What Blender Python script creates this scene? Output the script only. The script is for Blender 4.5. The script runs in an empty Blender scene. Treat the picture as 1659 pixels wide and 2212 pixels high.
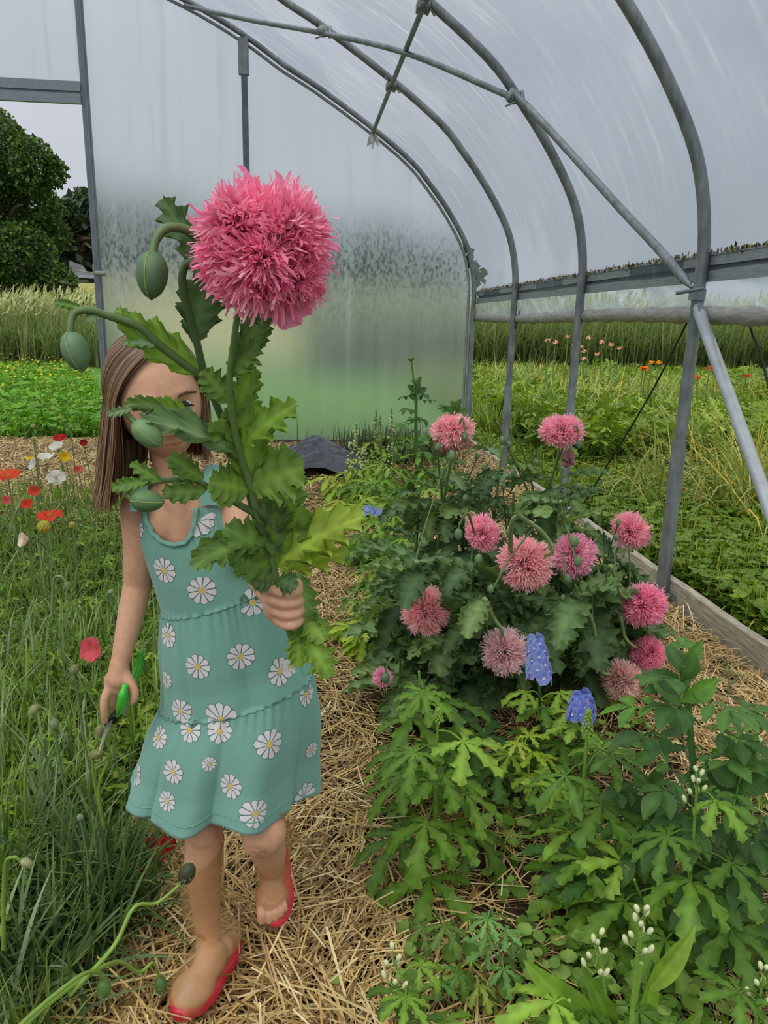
import bpy, math, random
import numpy as np
from mathutils import Vector, Matrix
from mathutils.bvhtree import BVHTree

SC = bpy.context.scene
COLL = SC.collection
rng = np.random.default_rng(7)
random.seed(7)

# ---------------------------------------------------------------- camera
CAM_H = 1.24
F_PX = 1625.0
CX, CY = 829.5, 1106.0
def _n(v):
    v = np.array(v, float)
    return v / np.linalg.norm(v)
_y = _n([(640 - CX) / F_PX, -(688 - CY) / F_PX, -1])
_z = -_n([(700 - CX) / F_PX, -(7550 - CY) / F_PX, -1])
_y = _n(_y - _z * np.dot(_y, _z))
_x = np.cross(_y, _z)
RW = np.stack([_x, _y, _z], axis=0)          # camera -> world
cam_d = bpy.data.cameras.new('camera')
cam_d.sensor_fit = 'VERTICAL'
cam_d.sensor_height = 36.0
cam_d.lens = F_PX / 2212 * 36.0
cam_d.clip_start = 0.02
cam_d.clip_end = 500
cam = bpy.data.objects.new('camera', cam_d)
COLL.objects.link(cam)
M = Matrix([list(r) for r in RW]).to_4x4()
M.translation = Vector((0, 0, CAM_H))
cam.matrix_world = M
SC.camera = cam

# ---------------------------------------------------------------- world, sun, exposure
SC.view_settings.view_transform = 'Standard'
SC.view_settings.look = 'None'
SC.view_settings.gamma = 1.0
SC.view_settings.use_curve_mapping = False
SC.view_settings.exposure = -0.12
w = bpy.data.worlds.new('overcast_sky')
SC.world = w
w.use_nodes = True
nt = w.node_tree
nt.nodes.clear()
tc = nt.nodes.new('ShaderNodeTexCoord')
sp = nt.nodes.new('ShaderNodeSeparateXYZ')
cr = nt.nodes.new('ShaderNodeValToRGB')
nz = nt.nodes.new('ShaderNodeTexNoise')
nz.inputs['Scale'].default_value = 2.2
nz.inputs['Detail'].default_value = 3
mx = nt.nodes.new('ShaderNodeMix'); mx.data_type = 'RGBA'; mx.blend_type = 'MULTIPLY'
bg = nt.nodes.new('ShaderNodeBackground')
ou = nt.nodes.new('ShaderNodeOutputWorld')
nt.links.new(tc.outputs['Generated'], sp.inputs[0])
nt.links.new(sp.outputs['Z'], cr.inputs[0])
nt.links.new(tc.outputs['Generated'], nz.inputs['Vector'])
e = cr.color_ramp.elements
e[0].position = 0.0; e[0].color = (0.70, 0.74, 0.80, 1)
e[1].position = 1.0; e[1].color = (1.9, 1.9, 1.9, 1)
k = e.new(0.30); k.color = (0.66, 0.69, 0.78, 1)
k = e.new(0.6); k.color = (1.25, 1.26, 1.3, 1)
nr = nt.nodes.new('ShaderNodeMapRange')
nr.inputs['From Min'].default_value = 0.3; nr.inputs['From Max'].default_value = 0.7
nr.inputs['To Min'].default_value = 0.86; nr.inputs['To Max'].default_value = 1.08
nt.links.new(nz.outputs['Fac'], nr.inputs['Value'])
mx.inputs['Factor'].default_value = 1.0
nt.links.new(cr.outputs[0], mx.inputs[6]); nt.links.new(nr.outputs[0], mx.inputs[7])
nt.links.new(mx.outputs[2], bg.inputs['Color'])
bg.inputs['Strength'].default_value = 1.0
nt.links.new(bg.outputs[0], ou.inputs['Surface'])
sd = bpy.data.lights.new('sun_behind_cloud', 'SUN')
sd.energy = 1.7
sd.angle = math.radians(50)
sd.color = (1.0, 0.98, 0.94)
sun = bpy.data.objects.new('sun_behind_cloud', sd)
COLL.objects.link(sun)
sun.rotation_euler = (math.radians(22), math.radians(-28), 0)
SC.cycles.max_bounces = 7
SC.cycles.diffuse_bounces = 4
SC.cycles.transmission_bounces = 6
SC.cycles.transparent_max_bounces = 16
SC.cycles.caustics_reflective = False
SC.cycles.sample_clamp_indirect = 4

# ---------------------------------------------------------------- helpers
def ray(px, py):
    return RW @ np.array([(px - CX) / F_PX, -(py - CY) / F_PX, -1.0])
def P(px, py, Y):
    """the point at depth Y (metres along the tunnel) seen at that place of the photograph"""
    d = ray(px, py)
    return np.array([0, 0, CAM_H]) + d * (Y / d[1])
def PZ(px, py, z=0.0):
    d = ray(px, py)
    return np.array([0, 0, CAM_H]) + d * ((z - CAM_H) / d[2])
def lin(c):
    c = np.array(c, float) / 255.0
    return tuple(np.where(c <= 0.04045, c / 12.92, ((c + 0.055) / 1.055) ** 2.4))
def sstep(a, b, x):
    t = np.clip((x - a) / (b - a), 0, 1)
    return t * t * (3 - 2 * t)
def unit(v):
    v = np.asarray(v, float)
    return v / (np.linalg.norm(v, axis=-1, keepdims=True) + 1e-12)
def ground_z(x, y):
    x = np.asarray(x, float); y = np.asarray(y, float)
    z = 0.09 * sstep(2.2, 5.5, y)
    z = np.where(x > 1.72, 0.085, z)
    far = np.clip(y - 17, 0, None)
    z = z + 0.10 * far * sstep(0, 12, far) * (1 - 0.93 * sstep(-4, 6, x))
    return z

class MB:
    """collects vertices and faces and links them as ONE mesh object"""
    def __init__(s):
        s.V = []; s.Q = []; s.T = []; s.C = []; s.n = 0
    def add(s, V, F, col=(1, 1, 1), m=0):
        V = np.asarray(V, float).reshape(-1, 3)
        F = np.asarray(F, int)
        if F.shape[1] == 4: s.Q.append((F + s.n, m))
        else: s.T.append((F + s.n, m))
        s.V.append(V)
        col = np.asarray(col, float)
        if col.ndim == 1: col = np.tile(col, (len(V), 1))
        s.C.append(col)
        s.n += len(V)
    def many(s, T, F, R, t, sc, col, tcol=None, m=0):
        """k copies of template T: R (k,3,3) columns are the axes, t (k,3), sc (k,) or (k,3), col (k,3)"""
        k = len(t); n = len(T)
        sc = np.asarray(sc, float)
        if sc.ndim == 1: sc = sc[:, None].repeat(3, 1)
        X = T[None] * sc[:, None, :]
        V = np.einsum('kij,knj->kni', R, X) + t[:, None, :]
        F = np.asarray(F, int)
        FF = (F[None] + (np.arange(k) * n)[:, None, None]).reshape(-1, F.shape[1])
        c = np.repeat(np.asarray(col, float)[:, None, :], n, 1)
        if tcol is not None: c = c * tcol[None]
        s.add(V.reshape(-1, 3), FF, c.reshape(-1, 3), m)
    def build(s, name, mats, parent=None, smooth=True, label=None, uv=None):
        me = bpy.data.meshes.new(name)
        V = np.concatenate(s.V)
        arrs = [f for f, _ in s.Q] + [f for f, _ in s.T]
        ms = [np.full(len(f), m) for f, m in s.Q] + [np.full(len(f), m) for f, m in s.T]
        loops = np.concatenate([a.ravel() for a in arrs])
        tot = np.concatenate([np.full(len(a), a.shape[1]) for a in arrs])
        st = np.concatenate([[0], np.cumsum(tot)[:-1]])
        me.vertices.add(len(V)); me.vertices.foreach_set('co', V.ravel().astype(np.float32))
        me.loops.add(len(loops)); me.loops.foreach_set('vertex_index', loops.astype(np.int32))
        me.polygons.add(len(tot)); me.polygons.foreach_set('loop_start', st.astype(np.int32))
        me.polygons.foreach_set('material_index', np.concatenate(ms).astype(np.int32))
        me.update(calc_edges=True)
        me.polygons.foreach_set('use_smooth', np.full(len(tot), smooth))
        a = me.color_attributes.new('Col', 'FLOAT_COLOR', 'POINT')
        c = np.concatenate(s.C)
        a.data.foreach_set('color', np.concatenate([c, np.ones((len(c), 1))], 1).astype(np.float32).ravel())
        if not isinstance(mats, (list, tuple)): mats = [mats]
        for m in mats: me.materials.append(m)
        o = bpy.data.objects.new(name, me)
        COLL.objects.link(o)
        if parent is not None:
            o.parent = parent
            o.location = -Vector(parent['_base'])
        if label: o['label'] = label
        return o

def thing(name, label, cat, base=(0, 0, 0), group=None):
    o = bpy.data.objects.new(name, None)
    o.empty_display_size = 0.05
    COLL.objects.link(o)
    o.location = Vector([float(v) for v in base])
    o['label'] = label; o['category'] = cat
    o['_base'] = [float(v) for v in base]
    if group: o['group'] = group
    return o
def tag(o, label, cat, group=None, kind=None):
    o['label'] = label; o['category'] = cat
    if group: o['group'] = group
    if kind: o['kind'] = kind
    return o
def struct(o, label=None):
    o['kind'] = 'structure'
    if label: o['label'] = label
    return o

def catmull(pts, n=6):
    p = np.asarray(pts, float)
    if len(p) < 3: 
        t = np.linspace(0, 1, n + 1)[:, None]
        return p[0] * (1 - t) + p[1] * t
    q = np.vstack([2 * p[0] - p[1], p, 2 * p[-1] - p[-2]])
    out = []
    for i in range(1, len(q) - 2):
        for k in range(n):
            t = k / n
            a, b, c, d = q[i - 1], q[i], q[i + 1], q[i + 2]
            out.append(0.5 * ((2 * b) + (-a + c) * t + (2 * a - 5 * b + 4 * c - d) * t * t + (-a + 3 * b - 3 * c + d) * t ** 3))
    out.append(q[-2])
    return np.array(out)
def frames(path):
    path = np.asarray(path, float)
    T = unit(np.gradient(path, axis=0))
    up = np.array([0, 0, 1.0]) if abs(T[0][2]) < 0.9 else np.array([1.0, 0, 0])
    U = []
    u = unit(up - T[0] * np.dot(up, T[0]))
    for t in T:
        u = unit(u - t * np.dot(u, t)); U.append(u)
    U = np.array(U)
    return T, U, np.cross(T, U)
def ring_faces(m, n, closed=True):
    i = np.arange(m - 1)[:, None]; j = np.arange(n if closed else n - 1)[None]
    a = i * n + j; b = i * n + (j + 1) % n; c = (i + 1) * n + (j + 1) % n; d = (i + 1) * n + j
    return np.stack([a, b, c, d], -1).reshape(-1, 4)
def tube(mb, path, r, n=8, col=(1, 1, 1), m=0, caps=True, flat=1.0):
    path = np.asarray(path, float)
    r = np.broadcast_to(np.asarray(r, float), (len(path),))
    T, U, W = frames(path)
    a = np.linspace(0, 2 * np.pi, n, endpoint=False)
    V = path[:, None] + r[:, None, None] * (np.cos(a)[None, :, None] * U[:, None] * flat + np.sin(a)[None, :, None] * W[:, None])
    V = V.reshape(-1, 3)
    c = np.asarray(col, float)
    if c.ndim == 2: c = np.repeat(c, n, 0)
    mb.add(V, ring_faces(len(path), n), c, m)
    if caps:
        for idx, p in ((np.arange(n)[::-1], path[0]), (np.arange(n) + (len(path) - 1) * n, path[-1])):
            VV = np.vstack([V[idx], p])
            k = np.arange(n)
            cc = c if c.ndim == 1 else np.vstack([c[idx], c[idx[0]]])
            mb.add(VV, np.stack([k, (k + 1) % n, np.full(n, n)], -1), cc, m)
def box(mb, lo, hi, col=(1, 1, 1), m=0):
    x0, y0, z0 = lo; x1, y1, z1 = hi
    V = [(x0, y0, z0), (x1, y0, z0), (x1, y1, z0), (x0, y1, z0), (x0, y0, z1), (x1, y0, z1), (x1, y1, z1), (x0, y1, z1)]
    mb.add(V, [(0, 3, 2, 1), (4, 5, 6, 7), (0, 1, 5, 4), (1, 2, 6, 5), (2, 3, 7, 6), (3, 0, 4, 7)], col, m)
def ellipsoid(mb, c, r, axes=None, nu=16, nv=10, col=(1, 1, 1), m=0, fn=None):
    th = np.linspace(0, np.pi, nv + 1)[:, None]; ph = np.linspace(0, 2 * np.pi, nu, endpoint=False)[None]
    D = np.stack([np.sin(th) * np.cos(ph), np.sin(th) * np.sin(ph), np.cos(th) * np.ones_like(ph)], -1).reshape(-1, 3)
    X = D * np.asarray(r, float)
    if fn is not None: X = fn(D, X)
    if axes is not None: X = X @ np.asarray(axes, float).T
    mb.add(X + np.asarray(c, float), ring_faces(nv + 1, nu), col, m)
def basis(d, up=(0, 0, 1)):
    """3x3 whose columns are side, dir, normal"""
    d = unit(d); up = np.asarray(up, float)
    s = np.cross(d, up)
    if np.linalg.norm(s) < 1e-4: s = np.cross(d, (1, 0.2, 0))
    s = unit(s); n = np.cross(s, d)
    return np.stack([s, d, n], 1)

# ---------------------------------------------------------------- materials
def mat(name):
    m = bpy.data.materials.new(name); m.use_nodes = True
    n = m.node_tree; n.nodes.clear()
    out = n.nodes.new('ShaderNodeOutputMaterial')
    return m, n, out
def nd(n, t, **kw):
    x = n.nodes.new('ShaderNode' + t)
    for k, v in kw.items(): setattr(x, k, v)
    return x
def noise(n, scale, detail=3, coord='Object', stretch=None):
    tcn = nd(n, 'TexCoord'); t = nd(n, 'TexNoise')
    t.inputs['Scale'].default_value = scale; t.inputs['Detail'].default_value = detail
    if stretch:
        mp = nd(n, 'Mapping'); mp.inputs['Scale'].default_value = stretch
        n.links.new(tcn.outputs[coord], mp.inputs[0]); n.links.new(mp.outputs[0], t.inputs['Vector'])
    else: n.links.new(tcn.outputs[coord], t.inputs['Vector'])
    return t.outputs['Fac']
def ramp(n, src, stops):
    r = nd(n, 'ValToRGB'); n.links.new(src, r.inputs[0])
    e = r.color_ramp.elements
    e[0].position, e[0].color = stops[0][0], (*stops[0][1], 1)
    e[1].position, e[1].color = stops[-1][0], (*stops[-1][1], 1)
    for p, c in stops[1:-1]:
        x = e.new(p); x.color = (*c, 1)
    return r.outputs[0]
def mixc(n, a, b, fac, mode='MIX'):
    m = nd(n, 'Mix', data_type='RGBA', blend_type=mode)
    for s, v in ((6, a), (7, b), (0, fac)):
        if hasattr(v, 'is_linked') or isinstance(v, bpy.types.NodeSocket): n.links.new(v, m.inputs[s])
        elif isinstance(v, (int, float)): m.inputs[s].default_value = v
        else: m.inputs[s].default_value = (*v, 1)
    return m.outputs[2]
def bump(n, src, strength, dist=0.002):
    b = nd(n, 'Bump'); b.inputs['Strength'].default_value = strength; b.inputs['Distance'].default_value = dist
    n.links.new(src, b.inputs['Height']); return b.outputs[0]
def leafy(name, rough=0.5, trans=0.3, spec=0.35, vary=0.25, scale=40, tint=(1, 1, 1), sheen=0, mul=(1, 1, 1)):
    """a plant surface: colour from the vertex attribute, some light passing through"""
    m, n, out = mat(name)
    a = nd(n, 'Attribute', attribute_name='Col')
    f = noise(n, scale, 2)
    r = ramp(n, f, [(0.3, (1 - vary,) * 3), (0.7, (1 + vary * 0.6,) * 3)])
    c = mixc(n, a.outputs['Color'], r, 1.0, 'MULTIPLY')
    if mul != (1, 1, 1): c = mixc(n, c, mul, 1.0, 'MULTIPLY')
    p = nd(n, 'BsdfPrincipled'); n.links.new(c, p.inputs['Base Color'])
    p.inputs['Roughness'].default_value = rough; p.inputs['Specular IOR Level'].default_value = spec
    if sheen: p.inputs['Sheen Weight'].default_value = sheen
    t = nd(n, 'BsdfTranslucent')
    c2 = mixc(n, c, (1.15 * tint[0], 1.25 * tint[1], 0.75 * tint[2]), 1.0, 'MULTIPLY')
    n.links.new(c2, t.inputs['Color'])
    x = nd(n, 'MixShader'); x.inputs[0].default_value = trans
    n.links.new(p.outputs[0], x.inputs[1]); n.links.new(t.outputs[0], x.inputs[2])
    n.links.new(x.outputs[0], out.inputs['Surface'])
    return m
def solid(name, col, rough=0.5, metal=0, spec=0.5, nscale=None, var=0.15, bumpS=0, stretch=None, sss=0, attr=False, coat=0):
    m, n, out = mat(name)
    p = nd(n, 'BsdfPrincipled')
    p.inputs['Roughness'].default_value = rough; p.inputs['Metallic'].default_value = metal
    p.inputs['Specular IOR Level'].default_value = spec
    p.inputs['Coat Weight'].default_value = coat
    base = None
    if attr: base = nd(n, 'Attribute', attribute_name='Col').outputs['Color']
    if nscale:
        f = noise(n, nscale, 5, stretch=stretch)
        r = ramp(n, f, [(0.3, (1 - var,) * 3), (0.7, (1 + var,) * 3)])
        c = mixc(n, base if base is not None else col, r, 1.0, 'MULTIPLY')
        n.links.new(c, p.inputs['Base Color'])
        if bumpS: n.links.new(bump(n, f, bumpS), p.inputs['Normal'])
    elif base is not None: n.links.new(base, p.inputs['Base Color'])
    else: p.inputs['Base Color'].default_value = (*col, 1)
    if sss:
        p.inputs['Subsurface Weight'].default_value = sss
        p.inputs['Subsurface Radius'].default_value = (1, 0.35, 0.2)
        p.inputs['Subsurface Scale'].default_value = 0.008
    n.links.new(p.outputs[0], out.inputs['Surface'])
    return m
# ================================================================ THE TUNNEL AND THE LAND
MAT_leaf = leafy('leaf', 0.5, 0.28, mul=(0.95, 0.92, 0.68))
MAT_grass = leafy('grass_blade', 0.55, 0.3, 0.25, 0.2, 15, mul=(1.0, 0.96, 0.72))
MAT_straw = leafy('straw', 0.55, 0.08, 0.3, 0.2, 60, (1, 0.8, 1.2))
MAT_petal = leafy('petal', 0.6, 0.35, 0.15, 0.1, 60, (1.0, 0.75, 1.2))
MAT_stem = solid('stem', (1, 1, 1), 0.5, attr=True, nscale=80, var=0.12)

def galvanised():
    m, n, out = mat('galvanised_steel')
    f = noise(n, 9, 6)
    f2 = noise(n, 60, 4, stretch=(1, 1, 0.15))
    c = ramp(n, f, [(0.25, (0.13, 0.145, 0.15)), (0.5, (0.21, 0.23, 0.235)), (0.75, (0.29, 0.31, 0.31))])
    c = mixc(n, c, ramp(n, f2, [(0.3, (0.75,) * 3), (0.7, (1.2,) * 3)]), 1.0, 'MULTIPLY')
    p = nd(n, 'BsdfPrincipled'); n.links.new(c, p.inputs['Base Color'])
    p.inputs['Metallic'].default_value = 0.35; p.inputs['Roughness'].default_value = 0.48
    n.links.new(bump(n, f2, 0.15), p.inputs['Normal'])
    n.links.new(p.outputs[0], out.inputs['Surface'])
    return m
MAT_steel = galvanised()
MAT_alu = solid('aluminium_channel', lin((140, 148, 152)), 0.45, 0.3, nscale=14, var=0.18, stretch=(8, 1, 8))
MAT_wood = solid('weathered_timber', lin((168, 160, 142)), 0.85, nscale=22, var=0.38, bumpS=0.5, stretch=(6, 0.5, 6))
MAT_rope = solid('black_cord', lin((28, 30, 28)), 0.7, nscale=200, var=0.3)

def roof_film():
    m, n, out = mat('poly_roof_film')
    st = noise(n, 1.0, 6, stretch=(3, 22, 1.2))       # run-off streaks down the slope
    cl = noise(n, 0.7, 3)
    spk = noise(n, 60, 2)
    tr = nd(n, 'BsdfTransparent')
    n.links.new(ramp(n, cl, [(0.35, (0.53, 0.585, 0.62)), (0.52, (0.58, 0.62, 0.66)), (0.56, (0.68, 0.71, 0.74)), (0.8, (0.73, 0.75, 0.79))]), tr.inputs['Color'])
    tl = nd(n, 'BsdfTranslucent'); tl.inputs['Color'].default_value = (0.86, 0.88, 0.92, 1)
    df = nd(n, 'BsdfPrincipled'); df.inputs['Base Color'].default_value = (0.62, 0.66, 0.68, 1); df.inputs['Roughness'].default_value = 0.25
    a = nd(n, 'MixShader'); a.inputs[0].default_value = 0.35
    n.links.new(tl.outputs[0], a.inputs[1]); n.links.new(df.outputs[0], a.inputs[2])
    b = nd(n, 'MixShader')
    r = ramp(n, st, [(0.45, (0.16,) * 3), (0.62, (0.26,) * 3), (0.72, (0.55,) * 3)])
    n.links.new(r, b.inputs[0])
    n.links.new(tr.outputs[0], b.inputs[1]); n.links.new(a.outputs[0], b.inputs[2])
    n.links.new(b.outputs[0], out.inputs['Surface'])
    return m
MAT_film = roof_film()
def end_film():
    """the end sheet: wet with condensation, blurs what lies behind it"""
    m, n, out = mat('wet_end_film')
    tcn = nd(n, 'TexCoord'); sx = nd(n, 'SeparateXYZ'); n.links.new(tcn.outputs['Object'], sx.inputs[0])
    rf = nd(n, 'BsdfRefraction'); rf.inputs['IOR'].default_value = 1.28; rf.inputs['Roughness'].default_value = 0.36
    rf.inputs['Color'].default_value = (0.97, 0.985, 1.0, 1)
    tl = nd(n, 'BsdfTranslucent'); tl.inputs['Color'].default_value = (0.9, 0.94, 0.98, 1)
    df = nd(n, 'BsdfDiffuse'); df.inputs['Color'].default_value = (0.68, 0.74, 0.78, 1)
    a = nd(n, 'MixShader'); a.inputs[0].default_value = 0.4
    n.links.new(tl.outputs[0], a.inputs[1]); n.links.new(df.outputs[0], a.inputs[2])
    st = noise(n, 1.0, 6, stretch=(11, 1, 0.5))
    dr = noise(n, 44, 5, stretch=(1, 1, 0.55))
    # drops gather in a band below 2.1 m
    band = ramp(n, sx.outputs['Z'], [(0.0, (0.0,) * 3), (0.55, (0.25,) * 3), (0.9, (1.0,) * 3)])
    mr = nd(n, 'MapRange'); mr.inputs['From Min'].default_value = 0.5; mr.inputs['From Max'].default_value = 2.35
    n.links.new(sx.outputs['Z'], mr.inputs['Value'])
    band = ramp(n, mr.outputs[0], [(0.0, (0.0,) * 3), (0.35, (0.15,) * 3), (0.68, (.9,) * 3), (0.88, (0.4,) * 3), (1.0, (0.0,) * 3)])
    drops = ramp(n, dr, [(0.47, (0,) * 3), (0.6, (.85,) * 3)])
    d2 = mixc(n, drops, band, 1.0, 'MULTIPLY')
    fog = ramp(n, st, [(0.38, (0.24,) * 3), (0.6, (0.30,) * 3), (0.72, (0.44,) * 3)])
    mz = nd(n, 'MapRange'); mz.inputs['From Min'].default_value = 0.3; mz.inputs['From Max'].default_value = 1.9; mz.inputs['To Min'].default_value = .42; n.links.new(sx.outputs['Z'], mz.inputs['Value'])
    fog = mixc(n, fog, mz.outputs[0], 1.0, 'MULTIPLY')
    fog2 = mixc(n, fog, (0.05, 0.05, 0.05), d2)
    b = nd(n, 'MixShader'); n.links.new(fog2, b.inputs[0])
    dk = nd(n, 'BsdfRefraction'); dk.inputs['IOR'].default_value = 1.2; dk.inputs['Roughness'].default_value = 0.3
    dk.inputs['Color'].default_value = (0.70, 0.80, 0.90, 1)
    b0 = nd(n, 'MixShader'); n.links.new(d2, b0.inputs[0]); n.links.new(rf.outputs[0], b0.inputs[1]); n.links.new(dk.outputs[0], b0.inputs[2])
    n.links.new(b0.outputs[0], b.inputs[1]); n.links.new(a.outputs[0], b.inputs[2])
    n.links.new(b.outputs[0], out.inputs['Surface'])
    return m
MAT_endfilm = end_film()

HX = -2.3
HOOP = [(1.67, -0.12), (1.672, 0.45), (1.675, 0.9), (1.68, 1.4), (1.675, 1.62), (1.63, 1.84), (1.55, 2.02), (1.40, 2.25), (1.23, 2.46),
        (1.05, 2.65), (0.68, 2.92), (0.21, 3.215), (-0.075, 3.37), (-0.42, 3.585), (-0.90, 3.82), (-1.6, 4.08), (HX, 4.26)]
HPROF = catmull([(x, 0, z) for x, z in HOOP], 4)[:, [0, 2]]
HFULL = np.vstack([HPROF, np.stack([2 * HX - HPROF[::-1][1:, 0], HPROF[::-1][1:, 1]], 1)])
HY = [0.3, 1.72, 3.12, 4.49, 5.90, 7.29]
def hoop_pt(z_or_x, by='z'):
    if by == 'z': return np.interp(z_or_x, HPROF[:, 1], HPROF[:, 0])
    o = np.argsort(HPROF[:, 0][20:]); return np.interp(z_or_x, HPROF[20:, 0][o], HPROF[20:, 1][o])

def make_ground():
    xs = np.concatenate([np.linspace(-60, -6, 28), np.linspace(-5.7, 5.7, 115), np.linspace(6, 60, 28)])
    xs = np.sort(np.concatenate([xs, [1.692, 1.718, 1.724]]))
    ys = np.concatenate([np.linspace(-6, 9, 151), np.linspace(9.4, 25, 40), np.linspace(26, 110, 43)])
    X, Y = np.meshgrid(xs, ys)
    Z = ground_z(X, Y)
    j = 0.012 * (np.sin(X * 7 + Y * 3) * np.cos(Y * 5.3 - X * 2) + 0.6 * np.sin(X * 17 + 2) * np.sin(Y * 13))
    Z = Z + j * (np.abs(X) < 8) - 0.01
    mb = MB(); mb.add(np.stack([X, Y, Z], -1), ring_faces(len(ys), len(xs), False))
    m, n, out = mat('earth_and_turf')
    tcn = nd(n, 'TexCoord'); sx = nd(n, 'SeparateXYZ'); n.links.new(tcn.outputs['Object'], sx.inputs[0])
    soil = ramp(n, noise(n, 14, 6), [(0.3, lin((38, 30, 22))), (0.6, lin((74, 60, 44))), (0.8, lin((110, 92, 66)))])
    turf = ramp(n, noise(n, 5, 6), [(0.3, lin((64, 100, 34))), (0.7, lin((98, 140, 56)))])
    hay = ramp(n, noise(n, 0.6, 6, stretch=(1, 3, 1)), [(0.3, lin((128, 134, 76))), (0.7, lin((168, 158, 104)))])
    def mk(a, b, axis):
        r = nd(n, 'MapRange'); r.inputs['From Min'].default_value = a; r.inputs['From Max'].default_value = b
        n.links.new(sx.outputs[axis], r.inputs['Value']); return r.outputs[0]
    c = mixc(n, soil, turf, mk(1.70, 1.76, 'X'))
    c = mixc(n, c, turf, mk(7.3, 7.4, 'Y'))
    c = mixc(n, c, hay, mk(19, 24, 'Y'))
    p = nd(n, 'BsdfPrincipled'); n.links.new(c, p.inputs['Base Color']); p.inputs['Roughness'].default_value = 0.95
    p.inputs['Specular IOR Level'].default_value = 0.1
    n.links.new(bump(n, noise(n, 40, 6), 0.8, 0.02), p.inputs['Normal'])
    n.links.new(p.outputs[0], out.inputs['Surface'])
    struct(mb.build('floor', m), 'dark soil bed and turf ground under the plants and straw')
make_ground()

# roof film over the hoops, from the hip board up
def make_roof():
    o = HFULL[(HFULL[:, 1] > 1.46)]
    ctr = np.array([HX, 1.4])
    o = o + unit(o - ctr) * 0.03
    ys = np.linspace(-0.4, 7.31, 60)
    V = []
    for y in ys:
        j = 0.006 * np.sin(o[:, 0] * 9 + y * 4)
        V.append(np.stack([o[:, 0] + j, np.full(len(o), y), o[:, 1] + j], 1))
    mb = MB(); mb.add(np.array(V), ring_faces(len(ys), len(o), False))
    r = mb.build('ceiling', MAT_film)
    struct(r, 'hazy greenhouse plastic stretched over the steel hoops, streaked with water')
make_roof()
def make_end():
    # slab with door opening: door between x=-2.95 and -1.74, below 3.05
    mb = MB()
    prof = HPROF[HPROF[:, 1] > 0.08]
    xr = np.linspace(-1.74, 1.66, 60)
    def top(x):
        o = np.argsort(prof[:, 0]); return np.interp(x, prof[:, 0][o], prof[:, 1][o])
    ztop = np.array([prof[np.argmin(abs(prof[:, 0] - x) + (prof[:, 1] < 1.6) * 9), 1] if x < 1.6 else 1.75 for x in xr])
    for x0 in (0,):
        for yy, flip in ((7.33, 0), (7.336, 1)):
            rows = []
            for s in np.linspace(0, 1, 24):
                z = 0.11 + s * (ztop - 0.11)
                # pull the side in under the curve
                xx = np.minimum(xr, np.interp(z, HPROF[:, 1], HPROF[:, 0]) if True else xr)
                rows.append(np.stack([xx, np.full(len(xr), yy), z], 1))
            F = ring_faces(24, len(xr), False)
            mb.add(np.array(rows), F if flip else F[:, ::-1])
    struct(mb.build('wall_end', MAT_endfilm), 'clouded end sheet of the tunnel, wet with condensation, field showing through')
    mb = MB()
    xr2 = np.linspace(2 * HX + 1.74 - 0.0, -1.74, 20)
    for yy, flip in ((7.33, 0), (7.336, 1)):
        rows = []
        zt = np.interp(-abs(xr2 - HX), -abs(np.array([HX - h for h in HPROF[:, 0]]))[::1] * 1.0, HPROF[:, 1]) if False else 4.24 - 0.11 * abs(xr2 - HX) ** 1.3
        for s in np.linspace(0, 1, 8):
            rows.append(np.stack([xr2, np.full(20, yy), 3.08 + s * (zt - 3.08)], 1))
        F = ring_faces(8, 20, False)
        mb.add(np.array(rows), F if flip else F[:, ::-1])
    struct(mb.build('window_1', MAT_endfilm), 'clear plastic panel above the door opening')
make_end()

# hoops: each one bends as one pipe, standing on ground posts
def make_hoop(i, y, label):
    t = thing('tunnel_hoop', label, 'hoop', (1.67, y, 0.0), 'steel hoops of the tunnel')
    for side in (1, -1):
        pr = HPROF if side == 1 else np.stack([2 * HX - HPROF[:, 0], HPROF[:, 1]], 1)
        mb = MB()
        up = pr[pr[:, 1] > 0.76]; up = np.vstack([[np.interp(.735, pr[:, 1], pr[:, 0]), .735], up])
        tube(mb, np.stack([up[:, 0], np.full(len(up), y), up[:, 1]], 1), 0.0255 if i != 5 else 0.024, 12)
        # crimp marks and a bolt
        k = np.array([pr[np.argmin(abs(pr[:, 1] - 0.73)), 0], y])
        mb.build('bow', MAT_steel, t)
        mb = MB()
        xg = float(np.interp(0.4, pr[:, 1], pr[:, 0]))
        z1 = 0.765
        tube(mb, [(xg, y, -0.12), (xg, y, z1 - 0.03), (xg, y, z1)], [0.031, 0.031, 0.027], 12)
        tube(mb, [(xg - 0.034, y, 0.66), (xg - 0.026, y, 0.66)], 0.007, 6)
        mb.build('ground_post', MAT_steel, t)
names = ['steel hoop behind the camera spot', 'steel hoop just right of the camera, out above the bed',
         'large steel hoop nearest in view, its leg standing by the timber board at right',
         'second steel hoop from the front, rising behind the pink blooms',
         'third steel hoop from the front, thin and curving over the path end',
         'end hoop framing the clouded plastic end wall']
for i in (2, 3, 4, 5): make_hoop(i, HY[i], names[i])
if True:
    # the end wall carries a second inner pipe strip against the sheet
    mb = MB()
    u = HFULL[(HFULL[:, 1] > 0.3)]
    s = u + unit(u - np.array([HX, 1.4])) * -0.045
    tube(mb, np.stack([s[:, 0], np.full(len(s), 7.325), s[:, 1]], 1), 0.013, 6)
    tag(mb.build('wiggle_wire_track', solid('track_grey', lin((150, 156, 158)), 0.5, 0.3, nscale=30)), 'thin pale channel following the end hoop along the edge of the wall sheet', 'channel')

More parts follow.
